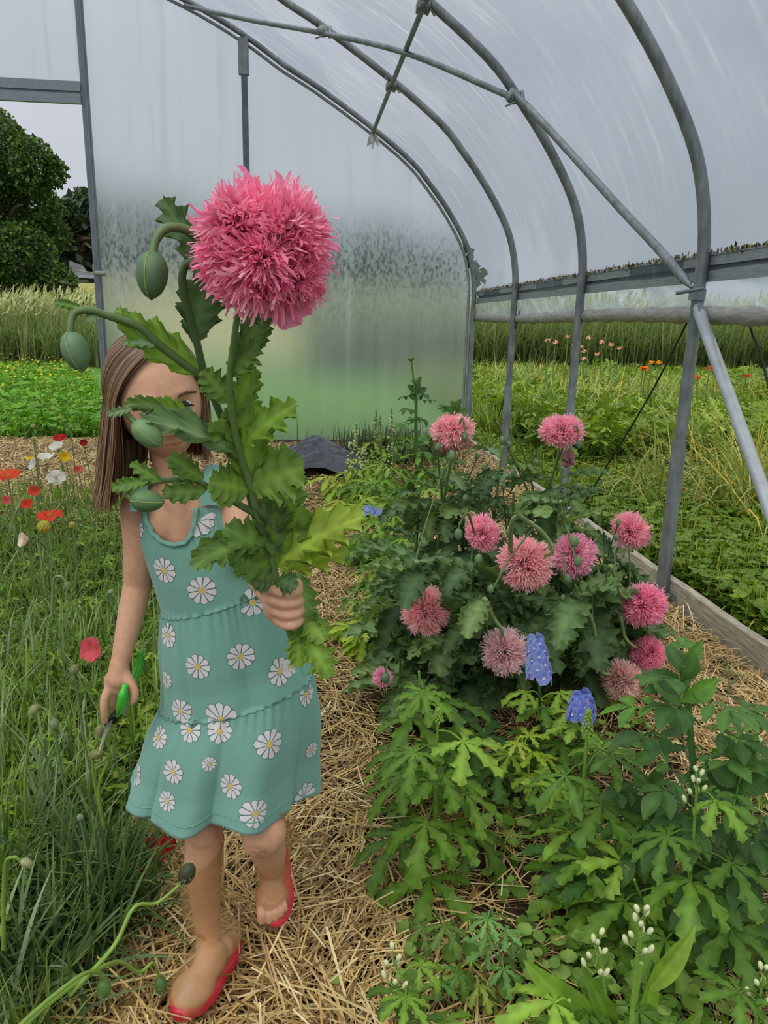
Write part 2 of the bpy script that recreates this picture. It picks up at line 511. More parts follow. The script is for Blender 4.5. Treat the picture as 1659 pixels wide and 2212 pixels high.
def purlin():
    mb = MB()
    x, z = 0.685, 2.87
    tube(mb, [(x, 4.2, z), (x, 5, z), (x, 6, z), (x, 7.29, z - 0.01)], 0.017, 8)
    t = thing('purlin_pipe', 'straight purlin pipe clamped under the hoops near the top', 'pipe', (x, 5, z))
    mb.build('pipe', MAT_steel, t)
    for y in (4.49, 5.9):
        mb = MB()
        for dx in (-0.02, 0.02):
            tube(mb, catmull([(x - 0.03 + dx, y - 0.03, z + 0.06), (x + dx, y - 0.045, z), (x + 0.03 + dx, y - 0.02, z - 0.035), (x + 0.05 + dx, y + 0.02, z - 0.03)], 4), 0.004, 5)
        box(mb, (x - 0.035, y - 0.03, z - 0.025), (x + 0.035, y + 0.03, z + 0.02))
        mb.build('clamp', MAT_steel, t, label='bent wire clamp')
    mb = MB()
    c = np.array([x, 7.2, z - 0.02])
    for a in range(5):
        A = a * 1.3
        V = [c + (0, 0, 0.03), c + (0.05 * math.cos(A), -0.02, -0.04), c + (0.06 * math.cos(A + 0.8), -0.03, -0.12 - 0.02 * (a % 2)), c + (0.02, 0.02 * math.sin(A), -0.06)]
        mb.add(V, [(0, 1, 2, 3)])
    mb.build('plastic_wrap', solid('crumpled_clear_plastic', lin((175, 178, 170)), 0.25, nscale=50), t, smooth=False, label='scrap of crumpled clear plastic taped over the pipe end')
purlin()
def wind_brace():
    t = thing('diagonal_brace', 'long diagonal brace pipe crossing from the near hoop leg up over the bays', 'brace', (1.6, 3.1, 1.35))
    A = [P(1494, 622, 3.14), P(1420, 535, 3.42), P(1340, 450, 3.72), P(1250, 350, 4.05), P(1160, 252, 4.3), P(1104, 196, 4.45)]
    mb = MB(); tube(mb, catmull(A, 5), [0.006] + [0.02] * 25, 8); mb.build('lower_pipe', MAT_steel, t)
    B = [(1.18, 4.42, 2.44), (0.70, 5.12, 2.84), (0.20, 5.87, 3.17), (-0.35, 6.6, 3.47), (-0.90, 7.27, 3.77)]
    mb = MB(); tube(mb, catmull(B, 6), 0.017, 8); mb.build('upper_pipe', MAT_steel, t)
    for x, y, z in ((1.19, 4.45, 2.45), (0.2, 5.87, 3.18)):
        mb = MB()
        tube(mb, [(x - 0.05, y - 0.05, z - 0.06), (x + 0.03, y - 0.03, z - 0.02)], 0.006, 5)
        tube(mb, [(x + 0.045, y - 0.06, z - 0.05), (x + 0.05, y, z + 0.03)], 0.012, 6)
        ellipsoid(mb, (x, y - 0.01, z), (0.045, 0.03, 0.04), nu=10, nv=6)
        mb.build('clamp', MAT_steel, t)
wind_brace()
def leg_brace():
    t = thing('square_brace', 'grey brace bar slanting from the near hoop leg down to the right edge', 'brace', (1.69, 2.5, 0.7))
    a = np.array([1.655, 3.08, 1.335]); b = np.array([1.655, 2.05, 0.25])
    mb = MB(); tube(mb, [a, a * 0.98 + b * 0.02, b], [0.008, 0.027, 0.027], 8, flat=0.75); mb.build('bar', solid('brace_zinc', lin((165, 170, 172)), 0.45, 0.25, nscale=20, var=0.15), t)
    mb = MB()
    tube(mb, [(1.625, 3.06, 1.31), (1.70, 3.09, 1.31)], 0.009, 6); tube(mb, [(1.56, 3.08, 1.38), (1.66, 3.05, 1.40)], 0.008, 6)
    V = np.array([(1.64, 3.05, 1.35), (1.69, 3.05, 1.32), (1.68, 2.98, 1.20), (1.65, 2.99, 1.22)])
    mb.add(V, [(0, 1, 2, 3)])
    tube(mb, [(1.675, 3.12, 1.355), (1.675, 3.12, 1.40)], 0.034, 12)
    mb.build('pipe_clamp', MAT_steel, t)
leg_brace()

# hip board, roll-up tube with the loose curtain between them
def side():
    t = thing('hip_board', 'grey aluminium channel rail running along the side above the opening', 'rail', (1.7, 4, 1.45))
    mb = MB(); y0, y1 = 1.2, 7.29
    for z0, z1, x in ((1.435, 1.475, 1.708), (1.495, 1.535, 1.708)): box(mb, (x, y0, z0), (x + 0.025, y1, z1))
    box(mb, (1.722, y0, 1.47), (1.734, y1, 1.50))
    box(mb, (1.704, y0, 1.43), (1.715, y1, 1.436)); box(mb, (1.704, y0, 1.534), (1.715, y1, 1.54))
    mb.build('channel', MAT_alu, t, smooth=False)
    mb = MB()
    yy = np.linspace(1.2, 7.3, 80)
    tube(mb, np.stack([1.725 + 0.004 * np.sin(yy * 5), yy, 1.295 + 0.008 * np.sin(yy * 1.7 + 1)], 1), 0.037 + 0.004 * np.sin(yy * 23), 12)
    r = mb.build('roll_up_tube', solid('dusty_rolled_film', lin((150, 150, 142)), 0.5, nscale=18, var=0.3, stretch=(1, 1, 4)))
    tag(r, 'dusty roll-up bar wrapped in plastic film along the open side', 'roll bar')
    mb = MB()
    ys = np.linspace(1.2, 7.3, 160); V = []
    for s in np.linspace(0, 1, 9):
        z = 1.435 - s * 0.125
        V.append(np.stack([1.735 + 0.02 * np.sin(ys * 8 + s * 3) * s + 0.012 * np.sin(ys * 21 + 1 + 4 * s), ys, z + 0 * ys], 1))
    mb.add(np.array(V), ring_faces(9, 160, False))
    m, n, out = mat('loose_curtain_film')
    tr = nd(n, 'BsdfTransparent'); tr.inputs['Color'].default_value = (0.85, 0.92, 0.97, 1)
    p = nd(n, 'BsdfPrincipled'); p.inputs['Base Color'].default_value = (0.62, 0.68, 0.74, 1); p.inputs['Roughness'].default_value = 0.2
    tl = nd(n, 'BsdfTranslucent'); tl.inputs['Color'].default_value = (0.85, 0.9, 0.95, 1)
    q = nd(n, 'MixShader'); q.inputs[0].default_value = 0.5; n.links.new(p.outputs[0], q.inputs[1]); n.links.new(tl.outputs[0], q.inputs[2])
    x = nd(n, 'MixShader'); n.links.new(ramp(n, noise(n, 1, 4, stretch=(1, 2, 9)), [(0.35, (0.35,) * 3), (0.6, (0.75,) * 3)]), x.inputs[0])
    n.links.new(tr.outputs[0], x.inputs[1]); n.links.new(q.outputs[0], x.inputs[2]); n.links.new(x.outputs[0], out.inputs['Surface'])
    tag(mb.build('side_curtain', m), 'loose wrinkled strip of clear plastic hanging between rail and roll bar', 'curtain')
    # dirt and leaf litter caught along the rail
    mb = MB(); r2 = np.random.default_rng(3)
    k = 1500
    y = r2.uniform(1.8, 7.2, k); h = np.abs(r2.normal(0, 0.011, k)) * (0.6 + 0.0 * (y < 3.1))
    V = np.array([(-.5, 0, 0), (.5, 0, 0), (.35, 0.1, .8), (-.3, -0.1, 1)])
    cols = np.array([lin((70, 62, 44)), lin((150, 128, 90)), lin((44, 42, 30)), lin((190, 178, 140)), lin((96, 100, 50))])
    ang = r2.uniform(0, 6.28, k)
    R = np.zeros((k, 3, 3)); R[:, 0, 1] = 0.4; R[:, 1, 0] = np.cos(ang); R[:, 2, 0] = np.sin(ang); R[:, 1, 2] = -np.sin(ang); R[:, 2, 2] = np.cos(ang); R[:, 0, 0] = 0.2
    mb.many(V, [(0, 1, 2, 3)], R, np.stack([np.full(k, 1.712) + r2.uniform(-.012, .01, k), y, 1.54 + h], 1), r2.uniform(0.006, 0.022, k), cols[r2.integers(0, 5, k)])
    tag(mb.build('leaf_litter', MAT_straw, smooth=False), 'dark leaf litter and moss caught along the top of the channel rail', 'litter', kind='stuff')
side()

# zigzag ropes outside
def rope(pts, label):
    mb = MB(); pp = catmull(pts, 8)
    tube(mb, pp, 0.0045, 6)
    tag(mb.build('cord', MAT_rope), label, 'cord', 'thin black cords outside the open side')
rope([P(1488, 690, 3.3), P(1400, 860, 3.6), P(1290, 1040, 4.0), PZ(1235, 1130, 0.09)], 'black cord slanting down left from the near hoop leg towards the grass')
rope([(1.79, 2.93, 1.3), P(1625, 720, 2.83), P(1659, 830, 2.71), (1.79, 2.2, 0.15)], 'black cord hanging from the roll bar at the right edge')
rope([P(1122, 672, 5.8), P(1108, 740, 5.95), P(1088, 860, 6.2), P(1075, 905, 6.25)], 'faint cord beside the third hoop, far down the side')
rope([P(1330, 760, 4.6), P(1345, 668, 4.55)], 'short cord end behind the second hoop, below the roll bar') if False else None

# timber base board, brackets, end sill
def board():
    t = thing('base_board', 'weathered grey timber board edging the bed at right', 'board', (1.7, 3, 0.1))
    for y0, y1 in ((1.0, 3.13), (3.135, 5.6), (5.605, 7.3)):
        mb = MB()
        n = 24; ys = np.linspace(y0, y1, n)
        prof = np.array([(1.695, -0.06), (1.695, 0.118), (1.700, 0.123), (1.732, 0.122), (1.737, 0.116), (1.737, -0.06)])
        V = np.array([[(x, y, z + 0.003 * math.sin(y * 9)) for x, z in prof] for y in ys])
        mb.add(V, ring_faces(n, 6)); mb.add(V[0], [(0, 1, 2, 3)]); mb.add(V[0][[0, 3, 4, 5]], [(0, 1, 2, 3)]); mb.add(V[-1], [(3, 2, 1, 0)]); mb.add(V[-1][[0, 3, 4, 5]], [(3, 2, 1, 0)])
        mb.build('plank', MAT_wood, t, smooth=False)
    for y in (3.12, 4.49):
        mb = MB()
        box(mb, (1.62, y - 0.05, -0.02), (1.694, y - 0.044, 0.06)); box(mb, (1.688, y - 0.09, -0.02), (1.694, y + 0.05, 0.07))
        tube(mb, [(1.685, y - 0.07, 0.04), (1.69, y - 0.07, 0.04)], 0.008, 6)
        mb.build('bracket', MAT_steel, t, smooth=False, label='galvanised angle bracket')
    mb = MB(); box(mb, (-1.74, 7.30, -0.05), (1.68, 7.345, 0.115))
    struct(mb.build('trim_1', solid('dark_sill_timber', lin((80, 70, 55)), 0.9, nscale=20, var=0.3, stretch=(0.5, 6, 6)), smooth=False), 'dark timber sill under the end sheet')
board()
# end wall studs and header
def studs():
    mb = MB(); box(mb, (-1.79, 7.27, 0.05), (-1.735, 7.33, 4.2)); tube(mb, [(-1.745, 7.262, 0.1), (-1.745, 7.262, 4.2)], 0.012, 6)
    tag(mb.build('door_post', solid('post_zinc', lin((126, 134, 140)), 0.5, 0.3, nscale=10), smooth=False), 'tall grey square steel post at the right side of the door opening', 'post')
    t = thing('end_wall_stud', 'dark slim upright stud behind the clouded end sheet, topped by a sleeve', 'post', (-0.42, 7.29, 0))
    mb = MB(); box(mb, (-0.452, 7.262, 0.1), (-0.40, 7.31, 3.5)); mb.build('stud', solid('stud_steel', lin((92, 104, 108)), 0.5, 0.3, nscale=10), t, smooth=False)
    mb = MB(); box(mb, (-0.472, 7.255, 3.28), (-0.385, 7.315, 3.56)); mb.build('sleeve', MAT_steel, t, smooth=False)
    t = thing('door_header', 'grey grooved header rail across the top of the door opening', 'rail', (-2.3, 7.28, 3.0))
    mb = MB()
    for z0, z1 in ((2.98, 3.055), (3.075, 3.15)): box(mb, (-2.9, 7.25, z0), (-1.79, 7.29, z1))
    box(mb, (-2.9, 7.27, 3.05), (-1.79, 7.30, 3.08)); mb.build('channel', MAT_alu, t, smooth=False)
    mb = MB(); c = P(205, 590, 7.2)
    tube(mb, [c, c + (0.09, 0.0, 0.0)], 0.02, 8); tube(mb, [c + (-0.01, 0, 0), c + (-0.01, 0, 0.07)], 0.008, 6); tube(mb, [c, c + (-0.18, 0.02, 0.02)], 0.006, 5)
    tag(mb.build('hose_valve', solid('pale_plastic', lin((150, 155, 140)), 0.4)), 'small pale valve with thin rod on the door post, by the distant shed', 'valve')
studs()
# ================================================================ PLANT SHAPES
def strip_leaf(n=30, nc=5, width=0.4, peak=0.55, lobes=5, depth=0.4, teeth=3, tdepth=0.15, ruffle=0.05, curl=0.5, seed=0, base=0.08, mid=1.5, cup=0.15, fwd=0.5, tip=0.85):
    """leaf of unit length along +y, jagged edge, pale midrib; returns verts, quads, colour factors"""
    r = np.random.default_rng(seed)
    t = np.linspace(0, 1, n)
    p = peak
    env = np.where(t < p, np.sin(np.pi / 2 * t / p) ** 0.8, np.cos(np.pi / 2 * (t - p) / (1 - p)) ** tip)
    env = base + (1 - base) * env; env[-1] = 0.01
    V = np.zeros((n, nc, 3)); col = np.ones((n, nc, 3))
    us = np.linspace(-1, 1, nc)
    ang = curl * t
    ds = 1.0 / (n - 1)
    cy = np.concatenate([[0], np.cumsum(np.cos(ang[:-1]) * ds)]); cz = np.concatenate([[0], np.cumsum(np.sin(ang[:-1]) * ds)]) * -1
    for j, u in enumerate(us):
        sgn = np.sign(u)
        ph = 0.17 * sgn + r.uniform(-0.05, 0.05)
        s1 = ((t * lobes + ph) % 1.0); s2 = ((t * lobes * teeth + ph * 2) % 1.0)
        saw = (1 - depth * (np.abs(2 * s1 - 0.9).clip(0, 1)) ** 0.8) * (1 - tdepth * s2)
        a = abs(u)
        wj = env * ((1 - a) + a * saw) if a > 0 else env
        x = u * width / 2 * wj
        f = a * a * fwd * width * 0.5 * env * (1 - s1 * depth)
        ruf = ruffle * a ** 1.6 * np.sin(t * lobes * 2 * np.pi * 1.0 + 1.7 * sgn + r.uniform(0, 1)) * env
        up = cup * a * width * 0.5 * env
        zz = up + ruf
        V[:, j, 0] = x
        V[:, j, 1] = cy + f * np.cos(ang) + zz * np.sin(ang)
        V[:, j, 2] = cz - f * np.sin(ang) + zz * np.cos(ang)
        if a < 0.01: col[:, j] = mid
        else: col[:, j] = 1.0 + 0.12 * (a - 0.5)
    F = ring_faces(n, nc, False)
    return V.reshape(-1, 3), F, col.reshape(-1, 3)
def combine(parts):
    Vs, Fs, Cs, k = [], [], [], 0
    for V, F, C in parts:
        Vs.append(V); Fs.append(F + k); Cs.append(C); k += len(V)
    return np.vstack(Vs), np.vstack(Fs), np.vstack(Cs)
def xf(T, a=0, s=1.0, off=(0, 0, 0), tilt=0):
    V, F, C = T
    V = V * s
    ct, st = math.cos(tilt), math.sin(tilt)
    V = np.stack([V[:, 0], V[:, 1] * ct - V[:, 2] * st, V[:, 1] * st + V[:, 2] * ct], 1)
    c, q = math.cos(a), math.sin(a)
    V = np.stack([V[:, 0] * c + V[:, 1] * q, -V[:, 0] * q + V[:, 1] * c, V[:, 2]], 1)
    return V + np.array(off), F, C
POPPY_LEAF = [strip_leaf(46, 7, 0.72, 0.42, 5, 0.50, 3, 0.34, 0.07, c, s, base=0.16, mid=1.4) for s, c in ((1, .5), (2, .9), (3, 1.3), (4, .2), (5, 1.7))]
def palmate(seed, curl, lobes=5, w=0.42, dep=0.5):
    r = np.random.default_rng(seed); ps = []
    A = np.linspace(-2.0, 2.0, lobes) if lobes < 7 else np.linspace(-2.4, 2.4, lobes)
    for i, a in enumerate(A):
        L = strip_leaf(30, 5, w * 1.28 / (0.75 + 0.25 * math.cos(a / 2)), 0.58, 3.0, dep - .04, 2, 0.32, 0.02, curl, seed * 7 + i, base=0.14, mid=1.25, cup=0.12, fwd=0.9, tip=1.15)
        ps.append(xf(L, a, (0.6 + 0.4 * math.cos(a / 2) ** 2) * r.uniform(0.9, 1.08), (0, 0, 0.003 * i), -0.05 * abs(a)))
    return combine(ps)
PALM = [palmate(1, 0.4), palmate(2, 0.8), palmate(3, 1.2), palmate(4, 0.6, 7, 0.34)]
PALM_FINE = [palmate(5, 0.7, 5, 0.24, 0.3), palmate(6, 1.1, 5, 0.22, 0.3)]
OVATE = [strip_leaf(26, 5, 0.58, 0.36, 9, 0.16, 1, 0.08, 0.02, c, 9 + i, base=0.12, mid=1.25, cup=0.25, tip=1.35) for i, c in enumerate((0.2, 0.6, 1.0))]
def pinnate(seed):
    r = np.random.default_rng(seed); ps = []
    for a, y, s in ((0, 0.62, 0.5), (-1.0, 0.55, 0.42), (1.0, 0.58, 0.42), (-1.1, 0.3, 0.34), (1.1, 0.32, 0.34)):
        ps.append(xf(OVATE[seed % 3], a + r.uniform(-.1, .1), s, (0, y, 0.02), r.uniform(-.25, .1)))
    y = np.linspace(0, 0.66, 5); V = []
    for yy in y: V += [(-0.012, yy, 0.0), (0.012, yy, 0.0), ]
    ps.append((np.array(V), ring_faces(5, 2, False), np.ones((10, 3)) * 1.2))
    return combine(ps)
PINN = [pinnate(i) for i in range(3)]
SIMPLE = [strip_leaf(10, 3, 0.13, 0.45, 1, 0, 1, 0, 0, c, 30 + i, base=0.4, mid=1.25, cup=0.5, fwd=0) for i, c in enumerate((0.3, 0.9, 1.5, 2.2))]
def round_leaf():
    k = 10; a = np.linspace(0.15, 2 * np.pi - 0.15, k)
    V = [(0, 0, 0)] + [(math.sin(x) * 0.5, 0.45 - math.cos(x) * 0.5 - 0.0, 0.05 * math.sin(3 * x) + 0.06) for x in a]
    F = [(0, i, i + 1, i + 1) for i in range(1, k)]
    F = [(0, i, i + 1) for i in range(1, k)]
    C = np.ones((k + 1, 3)); C[0] = 1.25
    return np.array(V), np.array(F), C
ROUND = round_leaf()
def clover():
    V, F, C = ROUND; ps = []
    for a in (0, 2.09, 4.19):
        c, s = math.cos(a), math.sin(a); W = V * 0.5
        ps.append((np.stack([W[:, 0] * c + W[:, 1] * s, -W[:, 0] * s + W[:, 1] * c, W[:, 2]], 1), F, C))
    return combine(ps)
CLOVER = clover()
def blade(bend, seg=4, w=1.0, fold=0.25):
    t = np.linspace(0, 1, seg + 1); a = bend * t
    ds = 1.0 / seg
    x = np.concatenate([[0], np.cumsum(np.sin((a[:-1] + a[1:]) / 2) * ds)]); z = np.concatenate([[0], np.cumsum(np.cos((a[:-1] + a[1:]) / 2) * ds)])
    wd = 0.5 * w * (1 - t ** 2.5) + 0.02 * w
    V = np.stack([np.stack([x, -wd, z], 1), np.stack([x, wd, z], 1)], 1).reshape(-1, 3)
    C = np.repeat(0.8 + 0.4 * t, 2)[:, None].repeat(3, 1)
    return V, ring_faces(seg + 1, 2, False), C
BLADES = [blade(b) for b in (0.15, 0.5, 0.9, 1.4, 2.1)]
BLADES3 = [blade(b, 2) for b in (0.2, 0.7, 1.4)]

def rotz(a, tilt=None):
    k = len(a); R = np.zeros((k, 3, 3)); c, s = np.cos(a), np.sin(a)
    R[:, 0, 0] = c; R[:, 1, 0] = s; R[:, 0, 1] = -s; R[:, 1, 1] = c; R[:, 2, 2] = 1
    if tilt is not None:
        Q = np.zeros((k, 3, 3)); ct, st = np.cos(tilt), np.sin(tilt)
        Q[:, 0, 0] = ct; Q[:, 0, 2] = st; Q[:, 2, 0] = -st; Q[:, 2, 2] = ct; Q[:, 1, 1] = 1
        R = np.einsum('kij,kjl->kil', R, Q)
    return R
def pick(r, cols, k, v=0.12):
    c = np.array([lin(x) for x in cols])[r.integers(0, len(cols), k)]
    return c * (1 + r.uniform(-v, v, (k, 1)))
def in_view(x, y, z, margin=0.12):
    q = np.stack([x, y, z - CAM_H], 1) @ RW      # world -> camera (RW rows are world rows)
    u = -q[:, 0] / q[:, 2] * F_PX / 829.5; v = -q[:, 1] / q[:, 2] * F_PX / 1106
    return (q[:, 2] < -0.05) & (abs(u) < 1 + margin) & (v > -1 - margin) & (v < 1.2)
def scatter_blades(mb, k, fx, cols, h, w, r, tilt=0.3, tmpl=BLADES, az=None):
    x, y = fx(k)
    z = ground_z(x, y)
    ok = in_view(x, y, z + 0.1); x, y, z = x[ok], y[ok], z[ok]; k = len(x)
    az_ = r.uniform(0, 2 * np.pi, k) if az is None else r.normal(az, 0.6, k)
    R = rotz(az_, r.normal(0.1, tilt, k))
    hh = r.uniform(h[0], h[1], k); ww = r.uniform(w[0], w[1], k)
    c = pick(r, cols, k); idx = r.integers(0, len(tmpl), k)
    for i, (T, F, C) in enumerate(tmpl):
        m = idx == i
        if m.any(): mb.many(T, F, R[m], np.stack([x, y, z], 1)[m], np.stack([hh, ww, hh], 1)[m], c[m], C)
def scatter_leaves(mb, T3, k, fx, cols, s, r, hz=(0.0, 0.05), tilt=0.5):
    x, y = fx(k); z = ground_z(x, y) + r.uniform(hz[0], hz[1], k)
    ok = in_view(x, y, z); x, y, z = x[ok], y[ok], z[ok]; k = len(x)
    R = rotz(r.uniform(0, 6.28, k), r.normal(0, tilt, k))
    T, F, C = T3
    mb.many(T, F, R, np.stack([x, y, z], 1), r.uniform(s[0], s[1], k), pick(r, cols, k, 0.18), C)

# ================================================================ GROUND COVER (nobody could count it)
def straw():
    r = np.random.default_rng(11); mb = MB()
    # a straw: flat hollow strip, some bent once
    T = np.array([(-.5, -.5, 0), (-.5, .5, 0), (0, -.5, .0), (0, .5, .0), (.5, -.35, 0), (.5, .35, 0)])
    Fq = ring_faces(3, 2, False)
    cols = [(216, 184, 116), (196, 162, 98), (230, 204, 140), (164, 132, 80), (130, 102, 62), (206, 174, 120), (236, 216, 162)]
    def batch(k, xa, xb, ya, yb, L, W, zr, dens=None, tilt=0.16):
        u = r.uniform(0, 1, k)
        y = ya * (yb / ya) ** u; x = r.uniform(xa, xb, k)
        if dens is not None:
            ok = r.uniform(0, 1, k) < dens(x, y); x, y = x[ok], y[ok]
        z = ground_z(x, y) + r.uniform(zr[0], zr[1], len(x))
        ok = in_view(x, y, z); x, y, z = x[ok], y[ok], z[ok]; k = len(x)
        # trodden flat under the planted boot
        fd = np.hypot((x + 0.165) / 0.085, (y - 1.10) / 0.12); z = np.where(fd < 1, np.minimum(z, ground_z(x, y) + 0.004), z)
        # clumps share a direction
        az = 2.2 * np.sin(x * 5 + y * 3.1) + r.normal(0, 0.8, k)
        R = rotz(az, r.normal(0, tilt, k))
        Ls = r.uniform(L[0], L[1], k); Ws = r.uniform(W[0], W[1], k)
        c = pick(r, cols, k, 0.15)
        bend = r.uniform(-.12, .12, (3, ))
        for i, b in enumerate((0, 0.12, -0.1)):
            m = np.arange(k) % 3 == i
            TT = T.copy(); TT[2:4, 2] += b * 0.5; TT[2:4, 1] += b * 6 * 0
            TT[:, 2] += 0
            mb.many(TT, Fq, R[m], np.stack([x, y, z], 1)[m], np.stack([Ls, Ws, Ls], 1)[m], c[m])
    def path(x, y):
        d = np.ones_like(x)
        d = np.where(x > 0.35, 0.62 + 0.2 * np.sin(x * 9 + y * 5), d)
        d = np.where((y < 1.35) & (x > 0.2) & (x < 0.7), d * 0.45, d)
        d = np.where((y > 1.8) & (y < 2.5) & (x > 0.22) & (x < 0.5), d * 0.35, d)
        return d
    batch(30000, -0.62, 1.66, 0.75, 3.4, (0.03, 0.13), (0.0016, 0.0042), (0.0, 0.03), path)
    batch(20000, -0.5, 1.0, 2.8, 7.2, (0.04, 0.14), (0.003, 0.007), (0.0, 0.035), path)
    batch(46000, -5.2, -0.3, 4.2, 7.28, (0.05, 0.15), (0.005, 0.010), (0.0, 0.06))
    batch(9000, 0.9, 1.68, 3.2, 7.28, (0.04, 0.14), (0.004, 0.007), (0.0, 0.035))
    batch(3500, -0.5, 0.5, 0.9, 4.5, (0.08, 0.22), (0.003, 0.005), (0.02, 0.05), path, 0.2)
    batch(3000, 1.1, 1.66, 1.6, 3.2, (0.06, 0.18), (0.003, 0.005), (0.01, 0.05), None, 0.25)
    tag(mb.build('straw_mulch', MAT_straw, smooth=False), 'loose golden straw mulch covering the path and the bed', 'straw', kind='stuff')
straw()

def uni(r, x0, x1, y0, y1, log=True):
    def f(k):
        y = y0 * (y1 / y0) ** r.uniform(0, 1, k) if log else r.uniform(y0, y1, k)
        a = np.minimum(x1, np.full(k, x1)); return r.uniform(x0, x1, k), y
    return f
def left_fan(r, y0, y1, xr):
    def f(k):
        y = y0 * (y1 / y0) ** r.uniform(0, 1, k)
        xl = -0.68 * y - 0.15
        xe = xr - 0.14 * (y < 1.62) * (y > 1.15) + 0.08 * (y > 1.75)
        return xl + (xe - xl) * r.uniform(0, 1, k), y
    return f
def right_fan(r, y0, y1, xl=1.78):
    def f(k):
        y = y0 * (y1 / y0) ** r.uniform(0, 1, k)
        xr = np.maximum(0.72 * y + 0.7, xl + 0.5)
        return xl + (xr - xl) * r.uniform(0, 1, k), y
    return f
G1 = [(112, 138, 60), (134, 160, 86), (84, 110, 44), (158, 176, 112), (96, 124, 50)]
G2 = [(108, 146, 40), (130, 164, 50), (88, 126, 34), (150, 172, 66)]
def left_bed():
    r = np.random.default_rng(21)
    mb = MB()
    scatter_blades(mb, 9000, left_fan(r, 1.3, 4.8, -0.42), G1, (0.12, 0.34), (0.004, 0.009), r, 0.35)
    scatter_blades(mb, 1300, left_fan(r, 1.2, 4.6, -0.5), [(138, 160, 128), (118, 146, 104), (150, 170, 140)], (0.2, 0.42), (0.007, 0.012), r, 0.3)
    scatter_blades(mb, 4500, left_fan(r, 0.7, 1.5, -0.42), G1, (0.06, 0.2), (0.003, 0.006), r, 0.5)
    tag(mb.build('meadow_grass', MAT_grass), 'long tangled green grass left of the straw path', 'grass', kind='stuff')
    mb = MB()
    scatter_leaves(mb, CLOVER, 14000, left_fan(r, 1.15, 4.9, -0.40), G2, (0.02, 0.042), r, (0.02, 0.16), 0.5)
    scatter_leaves(mb, PALM[0], 1500, left_fan(r, 1.3, 4.5, -0.45), [(128, 164, 54), (108, 150, 50), (146, 176, 66)], (0.03, 0.055), r, (0.05, 0.2), 0.6)
    tag(mb.build('clover_leaves', MAT_leaf), 'clover and small cut leaves growing among the grass at left', 'clover', kind='stuff')
left_bed()
def far_lawn():
    r = np.random.default_rng(22); mb = MB()
    def f(k):
        y = 7.45 * (21 / 7.45) ** r.uniform(0, 1, k); return r.uniform(-0.66 * y - .3, -0.30 * y + 0.6, k), y
    scatter_blades(mb, 30000, f, [(98, 138, 48), (114, 154, 58), (80, 118, 40), (140, 170, 74)], (0.06, 0.2), (0.012, 0.03), r, 0.5, BLADES3)
    scatter_leaves(mb, CLOVER, 9000, f, [(92, 150, 44), (112, 168, 56)], (0.06, 0.12), r, (0.03, 0.16), 0.5)
    tag(mb.build('lawn_growth', MAT_grass), 'bright green leafy lawn beyond the door opening', 'grass', kind='stuff')
    mb = MB()
    x, y = f(2600); ok = (y > 12.5) | (r.uniform(0, 1, 2600) < 0.03); x, y = x[ok], y[ok]
    z = ground_z(x, y) + r.uniform(0.12, 0.34, len(x)) 
    R = rotz(r.uniform(0, 6, len(x)), r.normal(0, .5, len(x)))
    V, F, C = ROUND
    mb.many(V - np.array([0, 0.45, 0]), F, R, np.stack([x, y, z], 1), r.uniform(0.02, 0.05, len(x)), pick(r, [(226, 200, 40), (240, 214, 60), (214, 220, 130)], len(x)))
    tag(mb.build('yellow_wildflowers', MAT_petal), 'haze of tiny yellow wildflowers at the back of the lawn', 'flowers', kind='stuff')
far_lawn()
def tall_grass():
    r = np.random.default_rng(23)
    mb = MB()
    def fl(k): y = r.uniform(18.5, 23.5, k); return r.uniform(-0.68 * y, -0.22 * y, k), y
    def fr(k): y = r.uniform(17.5, 23, k); return r.uniform(0.02 * y, 0.78 * y, k), y
    cg = [(120, 138, 96), (132, 150, 108), (104, 126, 84), (150, 160, 120)]
    for f, k in ((fl, 9000), (fr, 27000)):
        scatter_blades(mb, k, f, cg, (0.9, 1.55) if f is fl else (1.2, 2.0), (0.025, 0.05), r, 0.12, BLADES3)
        # pale feathery heads
        x, y = f(2500); z = ground_z(x, y) + r.uniform(1.1, 1.55, 2500) + (0.35 if f is fr else 0)
        R = rotz(r.normal(0.3, 0.7, 2500), r.normal(0.6, 0.4, 2500))
        T, F, C = BLADES[1]
        mb.many(T, F, R, np.stack([x, y, z], 1), np.stack([r.uniform(.15, .35, 2500), r.uniform(.03, .06, 2500), r.uniform(.2, .35, 2500)], 1), pick(r, [(186, 190, 162), (168, 176, 140)], 2500))
    def ff(k): y = r.uniform(24, 34, k); return r.uniform(-0.66 * y, -0.24 * y, k), y
    scatter_blades(mb, 5000, ff, [(150, 150, 104), (164, 158, 110)], (0.5, 0.8), (0.05, 0.09), r, 0.2, BLADES3)
    tag(mb.build('tall_meadow_grass', MAT_grass), 'tall pale seeding meadow grass standing behind lawn and beds', 'grass', kind='stuff')
tall_grass()
